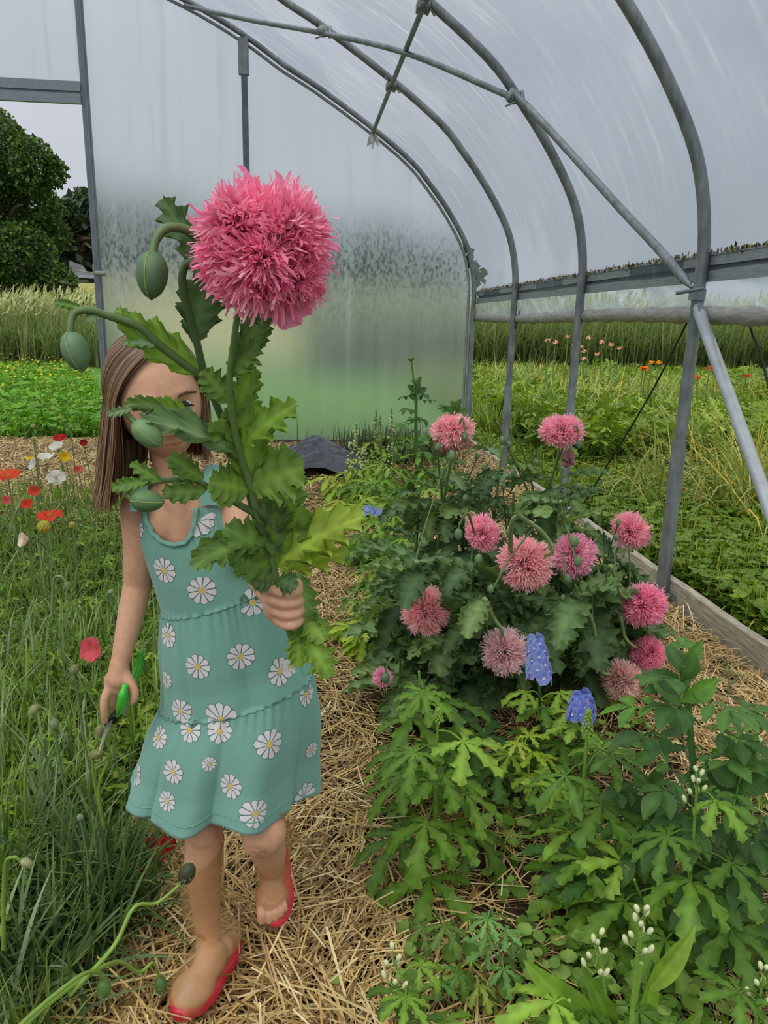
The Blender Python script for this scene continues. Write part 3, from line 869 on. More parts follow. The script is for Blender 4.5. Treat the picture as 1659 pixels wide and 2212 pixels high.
def right_field():
    r = np.random.default_rng(24); mb = MB()
    scatter_blades(mb, 32000, right_fan(r, 1.9, 9), [(112, 138, 50), (134, 158, 60), (88, 112, 36), (156, 168, 80)], (0.05, 0.17), (0.004, 0.011), r, 0.5)
    scatter_blades(mb, 26000, right_fan(r, 7.5, 18, 2.0), [(118, 144, 62), (138, 162, 74), (156, 172, 92), (98, 124, 50)], (0.15, 0.42), (0.012, 0.03), r, 0.45, BLADES3)
    tag(mb.build('turf_grass', MAT_grass), 'short green turf outside the timber board at right', 'grass', kind='stuff')
    mb = MB()
    scatter_leaves(mb, CLOVER, 9000, right_fan(r, 1.9, 5), [(96, 130, 40), (120, 150, 50)], (0.05, 0.09), r, (0.02, 0.10), 0.5)
    scatter_leaves(mb, CLOVER, 16000, right_fan(r, 1.9, 8), [(108, 138, 42), (124, 154, 50), (86, 116, 34)], (0.03, 0.065), r, (0.01, 0.07), 0.5)
    scatter_leaves(mb, PALM[0], 5000, right_fan(r, 6, 17, 2.2), [(116, 146, 48), (134, 162, 56), (98, 130, 46)], (0.08, 0.2), r, (0.05, 0.35), 0.7)
    tag(mb.build('clover_leaves', MAT_leaf), 'low clover leaves spreading over the turf at right', 'clover', kind='stuff')
right_field()
def leaning_clump(x, y, label, k=170, h=0.75, az=0.4, seed=1, cols=None, spread=0.35):
    r = np.random.default_rng(seed); mb = MB()
    cols = cols or [(140, 162, 92), (162, 178, 116), (112, 140, 72), (184, 190, 140), (204, 176, 100)]
    xx = r.normal(x, spread * 0.5, k); yy = r.normal(y, spread * 0.5, k)
    R = rotz(r.normal(az, 1.0, k), r.normal(0.45, 0.25, k)); c = pick(r, cols, k, .15); idx = r.integers(1, 5, k)
    hh = r.uniform(0.5, 1, k) * h
    for i in range(1, 5):
        T, F, C = BLADES[i]; m = idx == i
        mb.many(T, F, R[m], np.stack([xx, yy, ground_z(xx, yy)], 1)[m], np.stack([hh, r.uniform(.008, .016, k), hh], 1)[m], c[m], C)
    tag(mb.build('grass_clump', MAT_grass), label, 'grass clump', 'leaning strap-leaved clumps outside the open side')
for i, (px, py, lab, h, az) in enumerate([
        (1130, 850, 'pale leaning clump of strap leaves seen between the two far hoops', .8, 0.3),
        (1290, 905, 'leaning clump of strap leaves right of the second hoop', .8, 0.2),
        (1380, 880, 'clump of leaning strap leaves left of the near hoop leg', .8, 0.1),
        (1590, 900, 'tall leaning clump of strap leaves behind the slanting brace', .9, 3.3),
        (1560, 1010, 'flattened clump of green strap leaves right of the near hoop leg', .85, 3.2),
        (1652, 1100, 'flopped clump with yellowing strap leaves at the right edge', .8, 3.4),
        (1210, 830, 'small pale strap-leaved clump against the tall grass', .7, 0.5)]):
    q = PZ(px, py, 0.085)
    leaning_clump(q[0], q[1], lab, 520, h, az, 50 + i, spread=0.4 + 0.07 * q[1])
# ================================================================ SMALL THINGS OUT ON THE GRASS AT RIGHT
def dot_flower(name, px, py, Y, dia, cols, label, group, cat='flower', stem=(96, 122, 56), kind='ball', seed=0):
    c = P(px, py, Y); g = float(ground_z(c[0], c[1])); base = (c[0] + 0.01, c[1] + 0.02, g)
    t = thing(name, label, cat, base, group)
    r = np.random.default_rng(seed)
    mb = MB(); tube(mb, catmull([base, (c + np.array(base)) / 2 + r.uniform(-.02, .02, 3), c], 3), 0.0022 * max(1, Y / 3), 5, lin(stem)); mb.build('stem', MAT_stem, t)
    mb = MB(); k = 26
    D = unit(r.normal(0, 1, (k, 3))); D[:, 2] = abs(D[:, 2]) * 0.9 - 0.2; D = unit(D)
    R = np.array([basis(d, (0.3, 0.2, 1)) for d in D])
    T, F, C = SIMPLE[1]
    wd = {'ball': 2.2, 'cup': 5.0, 'bell': 3.4}[kind]
    mb.many(T, F, R, np.tile(c, (k, 1)), np.array([[dia * 0.5 * wd, dia * 0.55, dia * 0.5]]).repeat(k, 0), pick(r, cols, k), C)
    mb.build('head', MAT_petal, t)
ORD = 'first second third fourth fifth sixth seventh eighth ninth tenth eleventh twelfth thirteenth fourteenth fifteenth sixteenth seventeenth eighteenth nineteenth twentieth twenty-first twenty-second twenty-third twenty-fourth twenty-fifth twenty-sixth'.split()
def by_left(L): return sorted(L, key=lambda q: q[0])
r5 = np.random.default_rng(5)
clov = [(1100, 862), (1130, 880), (1112, 905), (1190, 855), (1240, 835), (1294, 897), (1310, 890), (1325, 905), (1340, 885), (1352, 892), (1318, 920), (1303, 912), (1372, 895), (1388, 905), (1402, 893), (1294, 930), (1330, 938), (1345, 925), (1370, 950), (1372, 840), (1416, 845), (1285, 950), (1155, 878), (1060, 872), (1075, 890), (1390, 925)]
for i, (a, b) in enumerate(by_left(clov)):
    Y = min(8.5, PZ(a, b + 32, 0.085)[1])
    dot_flower('clover_flower', a, b, Y, 0.03 + 0.004 * (i % 3), [(206, 150, 178), (190, 132, 160), (224, 178, 196)], ORD[i] + ' small pink clover flower from the left in the grass outside', 'pink clover flowers', seed=i)
for i, (a, b) in enumerate(by_left([(1375, 985), (1388, 992), (1402, 1000), (1550, 1065), (1618, 1150), (1632, 1235), (1618, 1300), (1324, 1085), (1256, 1015), (1560, 1290), (1639, 1225), (1417, 1020)])):
    Y = PZ(a, b + 8, 0.12)[1]
    dot_flower('white_clover_flower', a, b, Y, 0.02, [(220, 224, 208), (200, 210, 180)], ORD[i] + ' tiny white clover flower from the left in the turf outside the board', 'white clover flowers', seed=i)
for i, (a, b) in enumerate(by_left([(1183, 735), (1200, 740), (1227, 728), (1240, 745), (1255, 750), (1262, 760), (1272, 730), (1300, 740), (1320, 745), (1262, 775), (1338, 752), (1290, 765)])):
    dot_flower('salmon_wildflower', a, b, 11.0 + (i % 3) * .5, 0.09, [(236, 196, 172), (226, 178, 154), (240, 208, 188)], ORD[i] + ' pale salmon flower from the left against the far tall grass', 'salmon flower spikes', kind='bell', seed=i)
for i, (a, b, c_, nm) in enumerate(by_left([(1395, 797, (235, 150, 40), 'orange'), (1408, 784, (236, 190, 60), 'golden'), (1424, 783, (236, 190, 60), 'golden'), (1388, 795, (235, 150, 40), 'orange'), (1507, 815, (226, 110, 60), 'orange'), (1545, 800, (226, 110, 60), 'orange'), (1563, 818, (226, 110, 60), 'orange'), (1532, 796, (226, 120, 60), 'orange'), (1613, 812, (222, 90, 70), 'orange')])):
    dot_flower('marigold_flower', a, b, 8.6, 0.075, [c_], ORD[i] + ' small ' + nm + ' flower from the left above the leaves outside', 'orange flowers outside', kind='cup', seed=i)

# ================================================================ TREES, SHED
def tree(px, py, Y, rw, rh, label, cols, k, leaf, seed, blobs):
    r = np.random.default_rng(seed)
    c = P(px, py, Y); g = float(ground_z(c[0], c[1]))
    t = thing('broadleaf_tree', label, 'tree', (c[0], c[1], g))
    mb = MB()
    tube(mb, catmull([(c[0], c[1], g - .2), (c[0] + .1, c[1], g + (c[2] - g) * .5), (c[0], c[1], c[2] + rh * .5)], 5), np.linspace(0.035, 0.012, 11) * Y * 0.5, 8, lin((70, 62, 50)))
    for i in range(7):
        a = r.uniform(0, 6.28); e = np.array([math.cos(a) * rw * .8, math.sin(a) * rw * .6, r.uniform(-.3, .6) * rh])
        tube(mb, catmull([(c[0], c[1], c[2] - rh * .5 + i * .1 * rh), c + e * .5, c + e], 4), np.linspace(0.012, 0.003, 9) * Y * .4, 6, lin((66, 58, 46)))
    mb.build('trunk', MAT_stem, t)
    mb = MB()
    ks = []
    for (bx, by, bw, bh) in blobs:
        q = c + np.array([bx * rw, r.uniform(-.5, .5) * rw, by * rh]); n = int(k * bw * bh * 3)
        u = unit(r.normal(0, 1, (n, 3))) * (r.uniform(0.35, 1, (n, 1)) ** 0.5) * np.array([bw * rw, bw * rw, bh * rh])
        ks.append(q + u)
    pts = np.vstack(ks); n = len(pts)
    D = unit(r.normal(0, 1, (n, 3)) + np.array([0, 0, -.3])); Nn = unit(r.normal(0, .6, (n, 3)) + np.array([0, 0, 1]))
    S = unit(np.cross(D, Nn)); N2 = np.cross(S, D); R = np.stack([S, D, N2], 2)
    T = np.array([(0, 0, 0), (-.4, .45, .06), (0, 1.0, 0), (.4, .45, .06)]); F = [(0, 3, 2, 1)]
    mb.many(T, F, R, pts, r.uniform(.6, 1.3, n) * leaf, pick(r, cols, n, .25))
    mb.build('foliage', MAT_leaf, t, smooth=False)
DG = [(70, 98, 54), (84, 114, 58), (56, 82, 48), (98, 128, 62)]
tree(14, 470, 26, 2.45, 3.2, 'large dark green oak tree with ragged crown left of the tunnel door', DG, 9500, 0.135, 1,
     [(-.5, .55, .55, .5), (0.05, .5, .4, .4), (.5, .42, .28, .26), (.75, .38, .14, .14), (.25, .12, .4, .26), (-.3, -.1, .6, .4), (.22, -.35, .45, .3), (.6, -.6, .3, .2), (.8, -.78, .17, .1), (.05, -.62, .4, .16), (-.5, -.45, .5, .3), (-.1, .85, .25, .16), (.4, -.12, .25, .16)])
NB = [(0, .3, .6, .5), (-.5, 0, .5, .5), (.5, 0, .5, .5), (0, -.4, .8, .5), (.3, .6, .35, .3)]
for i, (px, py, Y, rw, rh, lab) in enumerate([
        (168, 520, 52, 3.2, 3.4, 'rounded dark tree in the distance, right of the oak'),
        (215, 525, 60, 3.6, 3.9, 'distant dark tree half behind the door post'),
        (60, 560, 64, 5, 3.6, 'distant tree seen behind the lower oak branches'),
        (330, 540, 58, 4.4, 3.8, 'distant tree blurred behind the end sheet, left of the stud'),
        (470, 560, 62, 4.6, 3.4, 'distant tree blurred behind the end sheet near the stud'),
        (640, 570, 60, 5, 3.4, 'distant tree blurred behind the end sheet under the big bloom'),
        (790, 575, 58, 4.4, 3.2, 'distant tree blurred behind the middle of the end sheet'),
        (930, 590, 62, 4.4, 2.6, 'distant tree blurred at the right of the end sheet')]):
    tree(px, py, Y, rw, rh, lab, [(58, 76, 60), (66, 88, 64), (50, 70, 56)], 900, 0.75, 10 + i, NB)
def shed():
    c = P(195, 606, 48); t = thing('farm_shed', 'low weathered farm shed with metal roof under the distant trees', 'shed', (c[0], c[1], c[2] - .4))
    x, y, z = c
    mb = MB(); box(mb, (x - 1.3, y, z - .8), (x + 3.0, y + 3, z + .1), lin((60, 56, 52))); box(mb, (x - .9, y - .05, z - .45), (x - .1, y, z + .05), lin((176, 172, 168))); mb.build('wall', MAT_stem, t, smooth=False)
    mb = MB(); mb.add([(x - 1.6, y - .6, z + .15), (x + 3.2, y - .6, z - .0), (x + 3.2, y + 3.2, z + .5), (x - 1.6, y + 3.2, z + .7)], [(0, 1, 2, 3)], lin((112, 116, 118)))
    mb.add([(x - 1.5, y + 1.2, z + .3), (x - .3, y + 1.2, z + .3), (x - .7, y + 1.4, z + .9), (x - 1.5, y + 1.4, z + 1.2)], [(0, 1, 2, 3)], lin((92, 96, 98)))
    mb.build('roof', MAT_stem, t, smooth=False)
    mb = MB(); box(mb, (x + .2, y - .9, z - .75), (x + 2.4, y - .5, z - .5), lin((120, 44, 40))); box(mb, (x - .9, y - .9, z - .7), (x - .4, y - .6, z - .5), lin((140, 44, 40)))
    tag(mb.build('farm_machine', MAT_stem, smooth=False), 'dull red machinery parked in front of the distant shed', 'machine')
shed()
# ================================================================ FLOWERS OF THE BED
def petal_tmpl(seed, w=0.24, spikes=3, curl=0.25):
    r = np.random.default_rng(seed)
    nc = spikes + 1; xs = np.linspace(-1, 1, nc)
    rows = [(0.0, 0.12), (0.4, 0.5), (0.68, 1.0)]
    V = []; F = []
    for s, ww in rows:
        for x in xs: V.append((x * w / 2 * ww, s, curl * s * s * 0.5 + 0.10 * x * x * ww))
    F = [list(f) for f in ring_faces(3, nc, False)]
    k = 2 * nc
    tips = []
    for i in range(spikes):
        xm = (xs[i] + xs[i + 1]) / 2; L = r.uniform(0.84, 1.05)
        q = len(V)
        xo = xm * 1.5 * w / 2
        V.append((xs[i] * w / 2 * 0.55 + xo * .45, (0.68 + L) / 2, curl * .4 + .05 * r.uniform(-1, 1)))
        V.append((xs[i + 1] * w / 2 * 0.55 + xo * .45, (0.68 + L) / 2, curl * .4 + .05 * r.uniform(-1, 1)))
        V.append((xo * 1.1 + r.uniform(-.02, .02), L, curl * .6 + r.uniform(-.08, .08)))
        V.append((xo * 1.1 + 0.006, L, curl * .6))
        F.append([k + i, k + i + 1, q + 1, q]); F.append([q, q + 1, q + 3, q + 2])
    V = np.array(V); t = V[:, 1]
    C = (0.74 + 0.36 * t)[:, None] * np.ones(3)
    return V, np.array(F), C
PET = [petal_tmpl(i, 0.26, 3, c) for i, c in enumerate((0.1, 0.35, 0.6, -0.2, 0.3, 0.8))]
PET += [petal_tmpl(20 + i, 0.2, 2, c) for i, c in enumerate((0.2, 0.5))]
def bloom_into(mb, c, R0, axis, cols, k=420, seed=0, hole=0.6, flat=0.85, tmpl=PET, m=0, rmin=0.72, wmul=1.0):
    """pompon of fringed petals around c; axis points from the stem into the flower"""
    r = np.random.default_rng(seed)
    i = np.arange(k) + .5
    ph = np.arccos(1 - 2 * i / k); th = np.pi * (1 + 5 ** .5) * i
    D = np.stack([np.cos(th) * np.sin(ph), np.sin(th) * np.sin(ph), np.cos(ph)], 1)
    D = unit(D + r.normal(0, .13, D.shape))
    keep = D[:, 2] > -0.80
    D = D[keep]; k = len(D)
    Bz = basis(axis)      # columns side, dir, normal
    A = np.stack([Bz[:, 0], Bz[:, 2], Bz[:, 1]], 1)
    L = r.uniform(rmin, 1.0, k) * (1 - (1 - flat) * np.abs(D[:, 2])) * R0
    lump = 1 + 0.07 * np.sin(D[:, 0] * 5 + seed) * np.cos(D[:, 1] * 4 + seed * 2)
    L = L * lump
    Dw = D @ A.T
    up = unit(r.normal(0, 1, (k, 3)))
    S = unit(np.cross(Dw, up)); N = np.cross(S, Dw); R = np.stack([S, Dw, N], 2)
    col = pick(r, cols, k, 0.10)
    idx = r.integers(0, len(tmpl), k)
    for j, (T, F, C) in enumerate(tmpl):
        q = idx == j
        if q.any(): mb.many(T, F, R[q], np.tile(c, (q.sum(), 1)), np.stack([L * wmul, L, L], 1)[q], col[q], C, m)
def bud_part(t, tip, stem_pts, size, col, r, name='bud', ridge=True, drc=None):
    mb = MB()
    pp = catmull(stem_pts, 5)
    tube(mb, pp, np.linspace(0.0032, 0.0024, len(pp)) * size / 0.02, 6, lin((98, 124, 70)))
    d = unit(pp[-1] - pp[-2]) if drc is None else unit(drc)
    c = pp[-1] + d * size * 0.6
    B = basis(d, (-.25, -1, .15)); A = np.stack([B[:, 0], B[:, 2], B[:, 1]], 1)
    def fn(D, X):
        X = X.copy()
        z = D[:, 2:3]
        X[:, :2] *= (1 - 0.10 * z)          # narrower to the tip
        if ridge: X[:, :2] *= 1 - 0.06 * np.exp(-(D[:, 0:1] / 0.12) ** 2)
        X[:, 2:] += np.exp(-((z - 1) / 0.02) ** 2) * 0.05 * size
        return X
    n0 = mb.n
    ellipsoid(mb, c, (size * .46, size * .46, size * .68), A, 18, 12, lin(col), fn=fn)
    if ridge:
        th = np.linspace(-np.pi * .9, np.pi * .1, 14)
        for sx in (1,):
            a = np.linspace(0.15, 2.9, 12)
            q = np.stack([0.0 * a + 0.02 * size, np.sin(a) * size * .455 * (1 - 0.10 * np.cos(a)) , np.cos(a) * size * .68], 1) @ A.T + c
            tube(mb, q, size * 0.022, 4, lin((150, 168, 92)))
    return mb.build(name, MAT_stem, t)

GLAU = [(110, 142, 100), (96, 128, 90), (124, 154, 110), (84, 114, 78), (132, 162, 108)]
def add_leaf(mb, tm, base, d, up, s, col):
    T, F, C = tm; B = basis(d, up)
    mb.many(T, F, B[None], np.asarray(base, float)[None], np.array([s]), np.asarray(col, float)[None], C)
KEEP_CLEAR = []
def hides_bloom(q, d, s):
    for (bx, by, br, bY) in KEEP_CLEAR:
        for f in (.15, .4, .65, .9):
            w = q + unit(d) * s * f
            if w[1] > bY + .03: continue
            c = (w - np.array([0, 0, CAM_H])) @ RW; u = CX - F_PX * c[0] / c[2]; v = CY + F_PX * c[1] / c[2]
            if math.hypot(u - bx, v - by) < br + (.12 * s * F_PX / max(w[1], .5) if f < .9 else 0): return True
    return False
def leafy_stem(mb, path, n, t0, t1, size, cols, tm, r, elev=(0.0, 0.6), seedaz=0, front=0.0, petiole=0.0):
    path = np.asarray(path)
    for i in range(n):
        t = t0 + (t1 - t0) * (i + r.uniform(0, .8)) / n
        q = path[int(t * (len(path) - 1))]
        a = seedaz + i * 2.4 + r.uniform(-.4, .4)
        e = r.uniform(*elev)
        d = np.array([math.cos(a) * math.cos(e), math.sin(a) * math.cos(e) - front, math.sin(e)])
        s = r.uniform(*size) * (1.1 - 0.35 * t)
        c = pick(r, cols, 1, .12)[0]
        if petiole:
            pe = q + unit(d + np.array([0, 0, .25])) * petiole * s
            tube(mb, catmull([q, (q + pe) / 2 + (0, 0, .01), pe], 3), 0.0016 + 0.004 * s, 5, c * 1.15)
            q = pe
        if hides_bloom(q, d, s): continue
        add_leaf(mb, tm[r.integers(0, len(tm))], q, d, (0, 0, 1), s, c)
def poppy_plant(label, px, py, Y, dia, cols, face, root, via=(), nleaf=15, seed=0, buds=(), k=420, flat=0.85, extra=None, rmin=.72, low=False):
    r = np.random.default_rng(seed)
    c = P(px, py, Y) if px is not None else None
    root = np.array(root, float); root[2] = float(ground_z(root[0], root[1]))
    t = thing('peony_poppy', label, 'poppy plant', root, 'peony poppies in the bed')
    face = unit(face)
    if c is not None:
        pts = [root, *[np.array(v, float) for v in via], c - face * dia * 0.35]
    else:
        pts = [root, *[np.array(v, float) for v in via]]
    path = catmull(pts, 8)
    mb = MB(); tube(mb, path, np.linspace(0.008, 0.0046, len(path)), 8, np.linspace(0, 1, len(path))[:, None] * np.array(lin((150, 172, 108))) + (1 - np.linspace(0, 1, len(path))[:, None]) * np.array(lin((100, 126, 76)))); mb.build('stem', MAT_stem, t)
    mb = MB()
    leafy_stem(mb, path, nleaf if not low else 10, 0.08, (0.42 if low else 0.86) if c is not None else 1.0, (0.16, 0.25), GLAU, POPPY_LEAF, r, (-.1, .7), seed, 0.25)
    leafy_stem(mb, path, 5, 0.02, 0.3, (0.2, 0.28), GLAU, POPPY_LEAF, r, (0.2, .9), seed + 1, 0.1)
    mb.build('leaves', MAT_leaf, t)
    if c is not None:
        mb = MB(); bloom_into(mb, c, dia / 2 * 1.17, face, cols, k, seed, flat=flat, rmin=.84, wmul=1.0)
        if extra: extra(mb, c, dia, face, r)
        ellipsoid(mb, c - face * dia * .28, (dia * .09,) * 3, nu=10, nv=6, col=lin((100, 120, 70)))
        mb.build('bloom', MAT_petal, t, smooth=False)
    for (bx, by, bY, bs, hook) in buds:
        tip = P(bx, by, bY); size = bs
        i0 = int(len(path) * r.uniform(.45, .7)); a = path[i0]
        if hook:
            top = tip + np.array([0.035 * hook, 0.01, 0.055]); pts2 = [a, (a + top) / 2 + (0.02 * hook, 0, 0.02), top, tip + np.array([0.006 * hook, 0, 0.035]), tip + np.array([0, 0, size * .65])]
            bud_part(t, tip, pts2, size, (96, 124, 88), r, drc=(0, -.1, -1))
        else:
            pts2 = [a, (a + tip) / 2 + np.array([0, 0.01, 0]), tip - np.array([0, 0, size * .6])]
            bud_part(t, tip, pts2, size, (104, 134, 88), r, drc=(0.05, -.1, 1))
    return t
PK = [(253, 188, 206), (250, 172, 196), (255, 208, 218), (253, 196, 208)]
SAL = [(254, 202, 206), (252, 186, 196), (255, 220, 218), (254, 208, 210)]
PALE = [(246, 212, 218), (250, 226, 226), (240, 196, 208), (252, 236, 232)]
HOT = [(252, 176, 206), (250, 160, 196), (254, 192, 214)]
MAU = [(250, 192, 216), (248, 178, 208), (253, 208, 224)]
FADE = [(236, 206, 196), (240, 220, 202), (228, 186, 188), (246, 194, 206), (242, 226, 206)]
def droopers(mb, c, dia, face, r):
    for i in range(8):
        a = c + np.array([r.uniform(-.25, .35) * dia, r.uniform(-.1, .1) * dia, -.3 * dia])
        bloom_into(mb, a, dia * .34, (0.1, -.2, -1), [(198, 110, 120), (176, 104, 112)], 8, i, tmpl=PET)
def spent(mb, c, dia, face, r):
    T, F, C = SIMPLE[2]
    for i in range(16):
        a = c + np.array([r.uniform(.12, .3), r.uniform(-.04, .06), r.uniform(-.62, -.40)]) * np.array([dia, dia, dia * 1.1])
        mb.many(T, F, basis((r.uniform(-.4, .4), -.3, -1), (r.uniform(-1, 1), 1, 0))[None], a[None], np.array([[.16, .05, .05]]), np.array([lin((170, 128, 124))]), C)
def via2(root, tip, lift=0.5, dx=0):
    root = np.array(root, float); tip = np.array(tip, float)
    return root * (1 - lift) + tip * lift + np.array([dx, 0.03, 0.10])
plants = [
  # px, py, Y, dia, cols, face, root, label, buds, hookup, flat
  (977, 930, 2.35, .135, SAL, (-.1, -.35, 1), (0.50, 2.62), 'peony poppy with salmon pink flat-topped bloom, farthest left at the top of the clump', [(1003, 945, 2.3, .024, -.3), (945, 965, 2.25, .020, 0), (975, 985, 2.2, .026, 0)], 0, .6, droopers),
  (1212, 930, 2.45, .14, PK, (-.15, -.3, 1), (0.92, 2.75), 'peony poppy with bright pink bloom at the top of the clump before the second hoop', [(1250, 960, 2.4, .024, -.6), (1085, 952, 2.4, .022, -.5), (1100, 962, 2.42, .020, .5)], 0, .62, spent),
  (1042, 1152, 2.05, .10, PK, (.5, -.6, .3), (0.60, 2.42), 'peony poppy with a half hidden pink bloom behind its hanging bud', [(990, 1155, 1.92, .024, .8), (1033, 1207, 1.9, .022, 0), (1098, 1148, 2.0, .018, 0)], 0, .8, None),
  (1135, 1217, 1.95, .138, SAL, (-.1, -1, -.05), (0.78, 2.35), 'peony poppy with the largest round salmon bloom, in the middle of the clump', [(1060, 1272, 1.85, .018, 0)], 1, .95, None),
  (1240, 1200, 2.12, .126, MAU, (.05, -1, .1), (0.98, 2.45), 'peony poppy with mauve pink bloom behind two green pods, right of the largest bloom', [(1240, 1170, 1.98, .026, 0), (1248, 1212, 1.96, .024, 0), (1225, 1250, 1.98, .022, 0)], 1, .9, None),
  (1362, 1146, 2.35, .125, PK, (.2, -.5, .6), (1.15, 2.7), 'peony poppy with pink bloom standing alone at right, just above the board', [(1335, 1128, 2.28, .018, 0), (1268, 1135, 2.3, .02, 0), (1300, 1098, 2.35, .014, 0)], 0, .75, None),
  (1390, 1307, 2.15, .128, HOT, (.2, -1, -.1), (1.18, 2.5), 'peony poppy with rose pink ball bloom in front of the near hoop foot', [(1310, 1262, 2.05, .022, .6), (1330, 1160, 2.2, .018, 0)], 1, .95, None),
  (918, 1320, 2.0, .125, SAL, (-.15, -1, -.1), (0.48, 2.38), 'peony poppy with nodding salmon bloom lowest at the left of the clump', [(830, 1192, 2.05, .014, 0), (960, 1000, 2.3, .014, 0)], 1, .95, None),
  (1090, 1407, 1.92, .12, PALE, (-.05, -1, -.2), (0.68, 2.3), 'peony poppy with pale blush bloom nodding beside the blue delphinium', [(905, 1255, 2.1, .010, 0)], 1, .95, None),
  (1398, 1412, 2.25, .112, HOT, (.2, -1, -.1), (1.22, 2.62), 'peony poppy with deep pink bloom touching the faded one at lower right', [(1345, 1215, 2.2, .02, .5)], 1, .95, None),
  (1343, 1468, 2.1, .112, FADE, (0, -1, -.25), (1.04, 2.45), 'peony poppy with faded beige pink bloom hanging lowest at right', [(1280, 1275, 2.0, .02, 0)], 1, .95, None),
  (826, 1462, 1.9, .055, MAU, (-.6, -.8, -.2), (0.42, 2.25), 'peony poppy with a small drooping bloom and pod at the path edge', [(833, 1465, 1.84, .024, .5)], 0, .9, None),
]
for pl in plants: KEEP_CLEAR.append((pl[0], pl[1], pl[3] * .46 / pl[2] * F_PX, pl[2]))
KEEP_CLEAR += [(1160, 1422, 34, 1.72), (1258, 1520, 38, 1.62)]
for i, (px, py, Y, dia, cols, face, root, lab, buds, nod, flat, ex) in enumerate(plants):
    tip = P(px, py, Y); rt = np.array([root[0], root[1], 0.02])
    f = unit(face)
    SEEN = {7: [(905, 1222), (888, 1240), (882, 1272), (893, 1292)], 8: [(1045, 1296), (1066, 1335), (1084, 1362)], 10: [(1236, 1284), (1272, 1326), (1286, 1375), (1284, 1418), (1304, 1454)],
            6: [(1316, 1225), (1333, 1262), (1346, 1288)], 9: [(1338, 1330), (1348, 1372), (1366, 1394)], 3: [(1105, 1134), (1150, 1134), (1184, 1166), (1190, 1196)]}
    if i in SEEN:
        pts_ = [P(a, b, Y - .09 + .05 * q / len(SEEN[i])) for q, (a, b) in enumerate(SEEN[i])]
        via = [rt * .55 + pts_[0] * .45 + np.array([0, .05, 0]), *pts_]
    elif nod:
        ap = tip - f * dia * .6 + np.array([0.02, 0.05, 0.11])
        via = [rt * .55 + ap * .45 + np.array([0.03, 0.02, 0.02]), ap + np.array([0.0, 0.06, 0.02]), tip - f * dia * .62 + np.array([-.01, 0.02, 0.015])]
    else: via = [rt * .5 + tip * .5 + np.array([0.0, 0.04, 0.02])]
    poppy_plant(lab, px, py, Y, dia, cols, face, (*root, 0), via, 15 if i != 11 else 6, 100 + i, buds, flat=flat, extra=ex, k=680 if dia > .07 else 260, low=i in SEEN)
# plants that carry only pods and hooked buds
for i, (px, py, Y, root, lab, buds) in enumerate([
    (1085, 965, 2.5, (0.70, 2.7), 'leafy peony poppy without a bloom behind the clump, two nodding buds at its top', [(1045, 1010, 2.5, .02, 0), (1160, 1000, 2.45, .018, .4)]),
    (1110, 1060, 2.3, (0.80, 2.62), 'leafy peony poppy with upright pale stems in the upper middle of the clump', [(1087, 1050, 2.3, .018, 0), (1135, 1085, 2.2, .016, 0)]),
    (905, 1050, 2.5, (0.42, 2.75), 'grey green leafy poppy without blooms at the upper left of the clump', [(885, 1180, 2.3, .014, 0)]),
    (1000, 1030, 2.35, (0.6, 2.6), 'bloomless poppy with broad jagged leaves left of the middle of the clump', [(1005, 1075, 2.3, .018, 0)]),
    (1215, 1010, 2.5, (1.0, 2.75), 'bloomless poppy behind the mauve bloom near the second hoop', [(1250, 1050, 2.4, .018, 0)]),
    (1310, 1200, 2.35, (1.12, 2.68), 'bloomless poppy with hooked bud stems between clump and board', [(1290, 1255, 2.2, .02, .5)]),
    (880, 1230, 2.2, (0.42, 2.5), 'low spreading poppy leaves at the path side of the clump', []),
    (1060, 1300, 2.05, (0.70, 2.4), 'dark leafed poppy under the largest bloom', [(1058, 1272, 1.9, .018, 0)]),
    (1200, 1320, 2.05, (0.92, 2.35), 'poppy with spreading grey leaf above the blue delphiniums', [(1215, 1290, 1.95, .014, 0)]),
    (955, 1010, 2.45, (0.52, 2.7), 'grey leafed bloomless poppy under the salmon flat-topped bloom', [(1030, 985, 2.4, .018, 0)]),
    (980, 1390, 2.1, (0.52, 2.35), 'poppy foliage low between the two left blooms', []),
    (1260, 1400, 2.15, (0.98, 2.42), 'poppy foliage low behind the curved pale stem', []),
]):
    tip = P(px, py, Y); rt = np.array([root[0], root[1], 0.02])
    poppy_plant(lab, None, None, Y, .1, PK, (0, -1, 0), (*root, 0), [rt * .5 + tip * .5 + np.array([0.02, 0.05, 0.02]), tip], 18, 200 + i, buds)

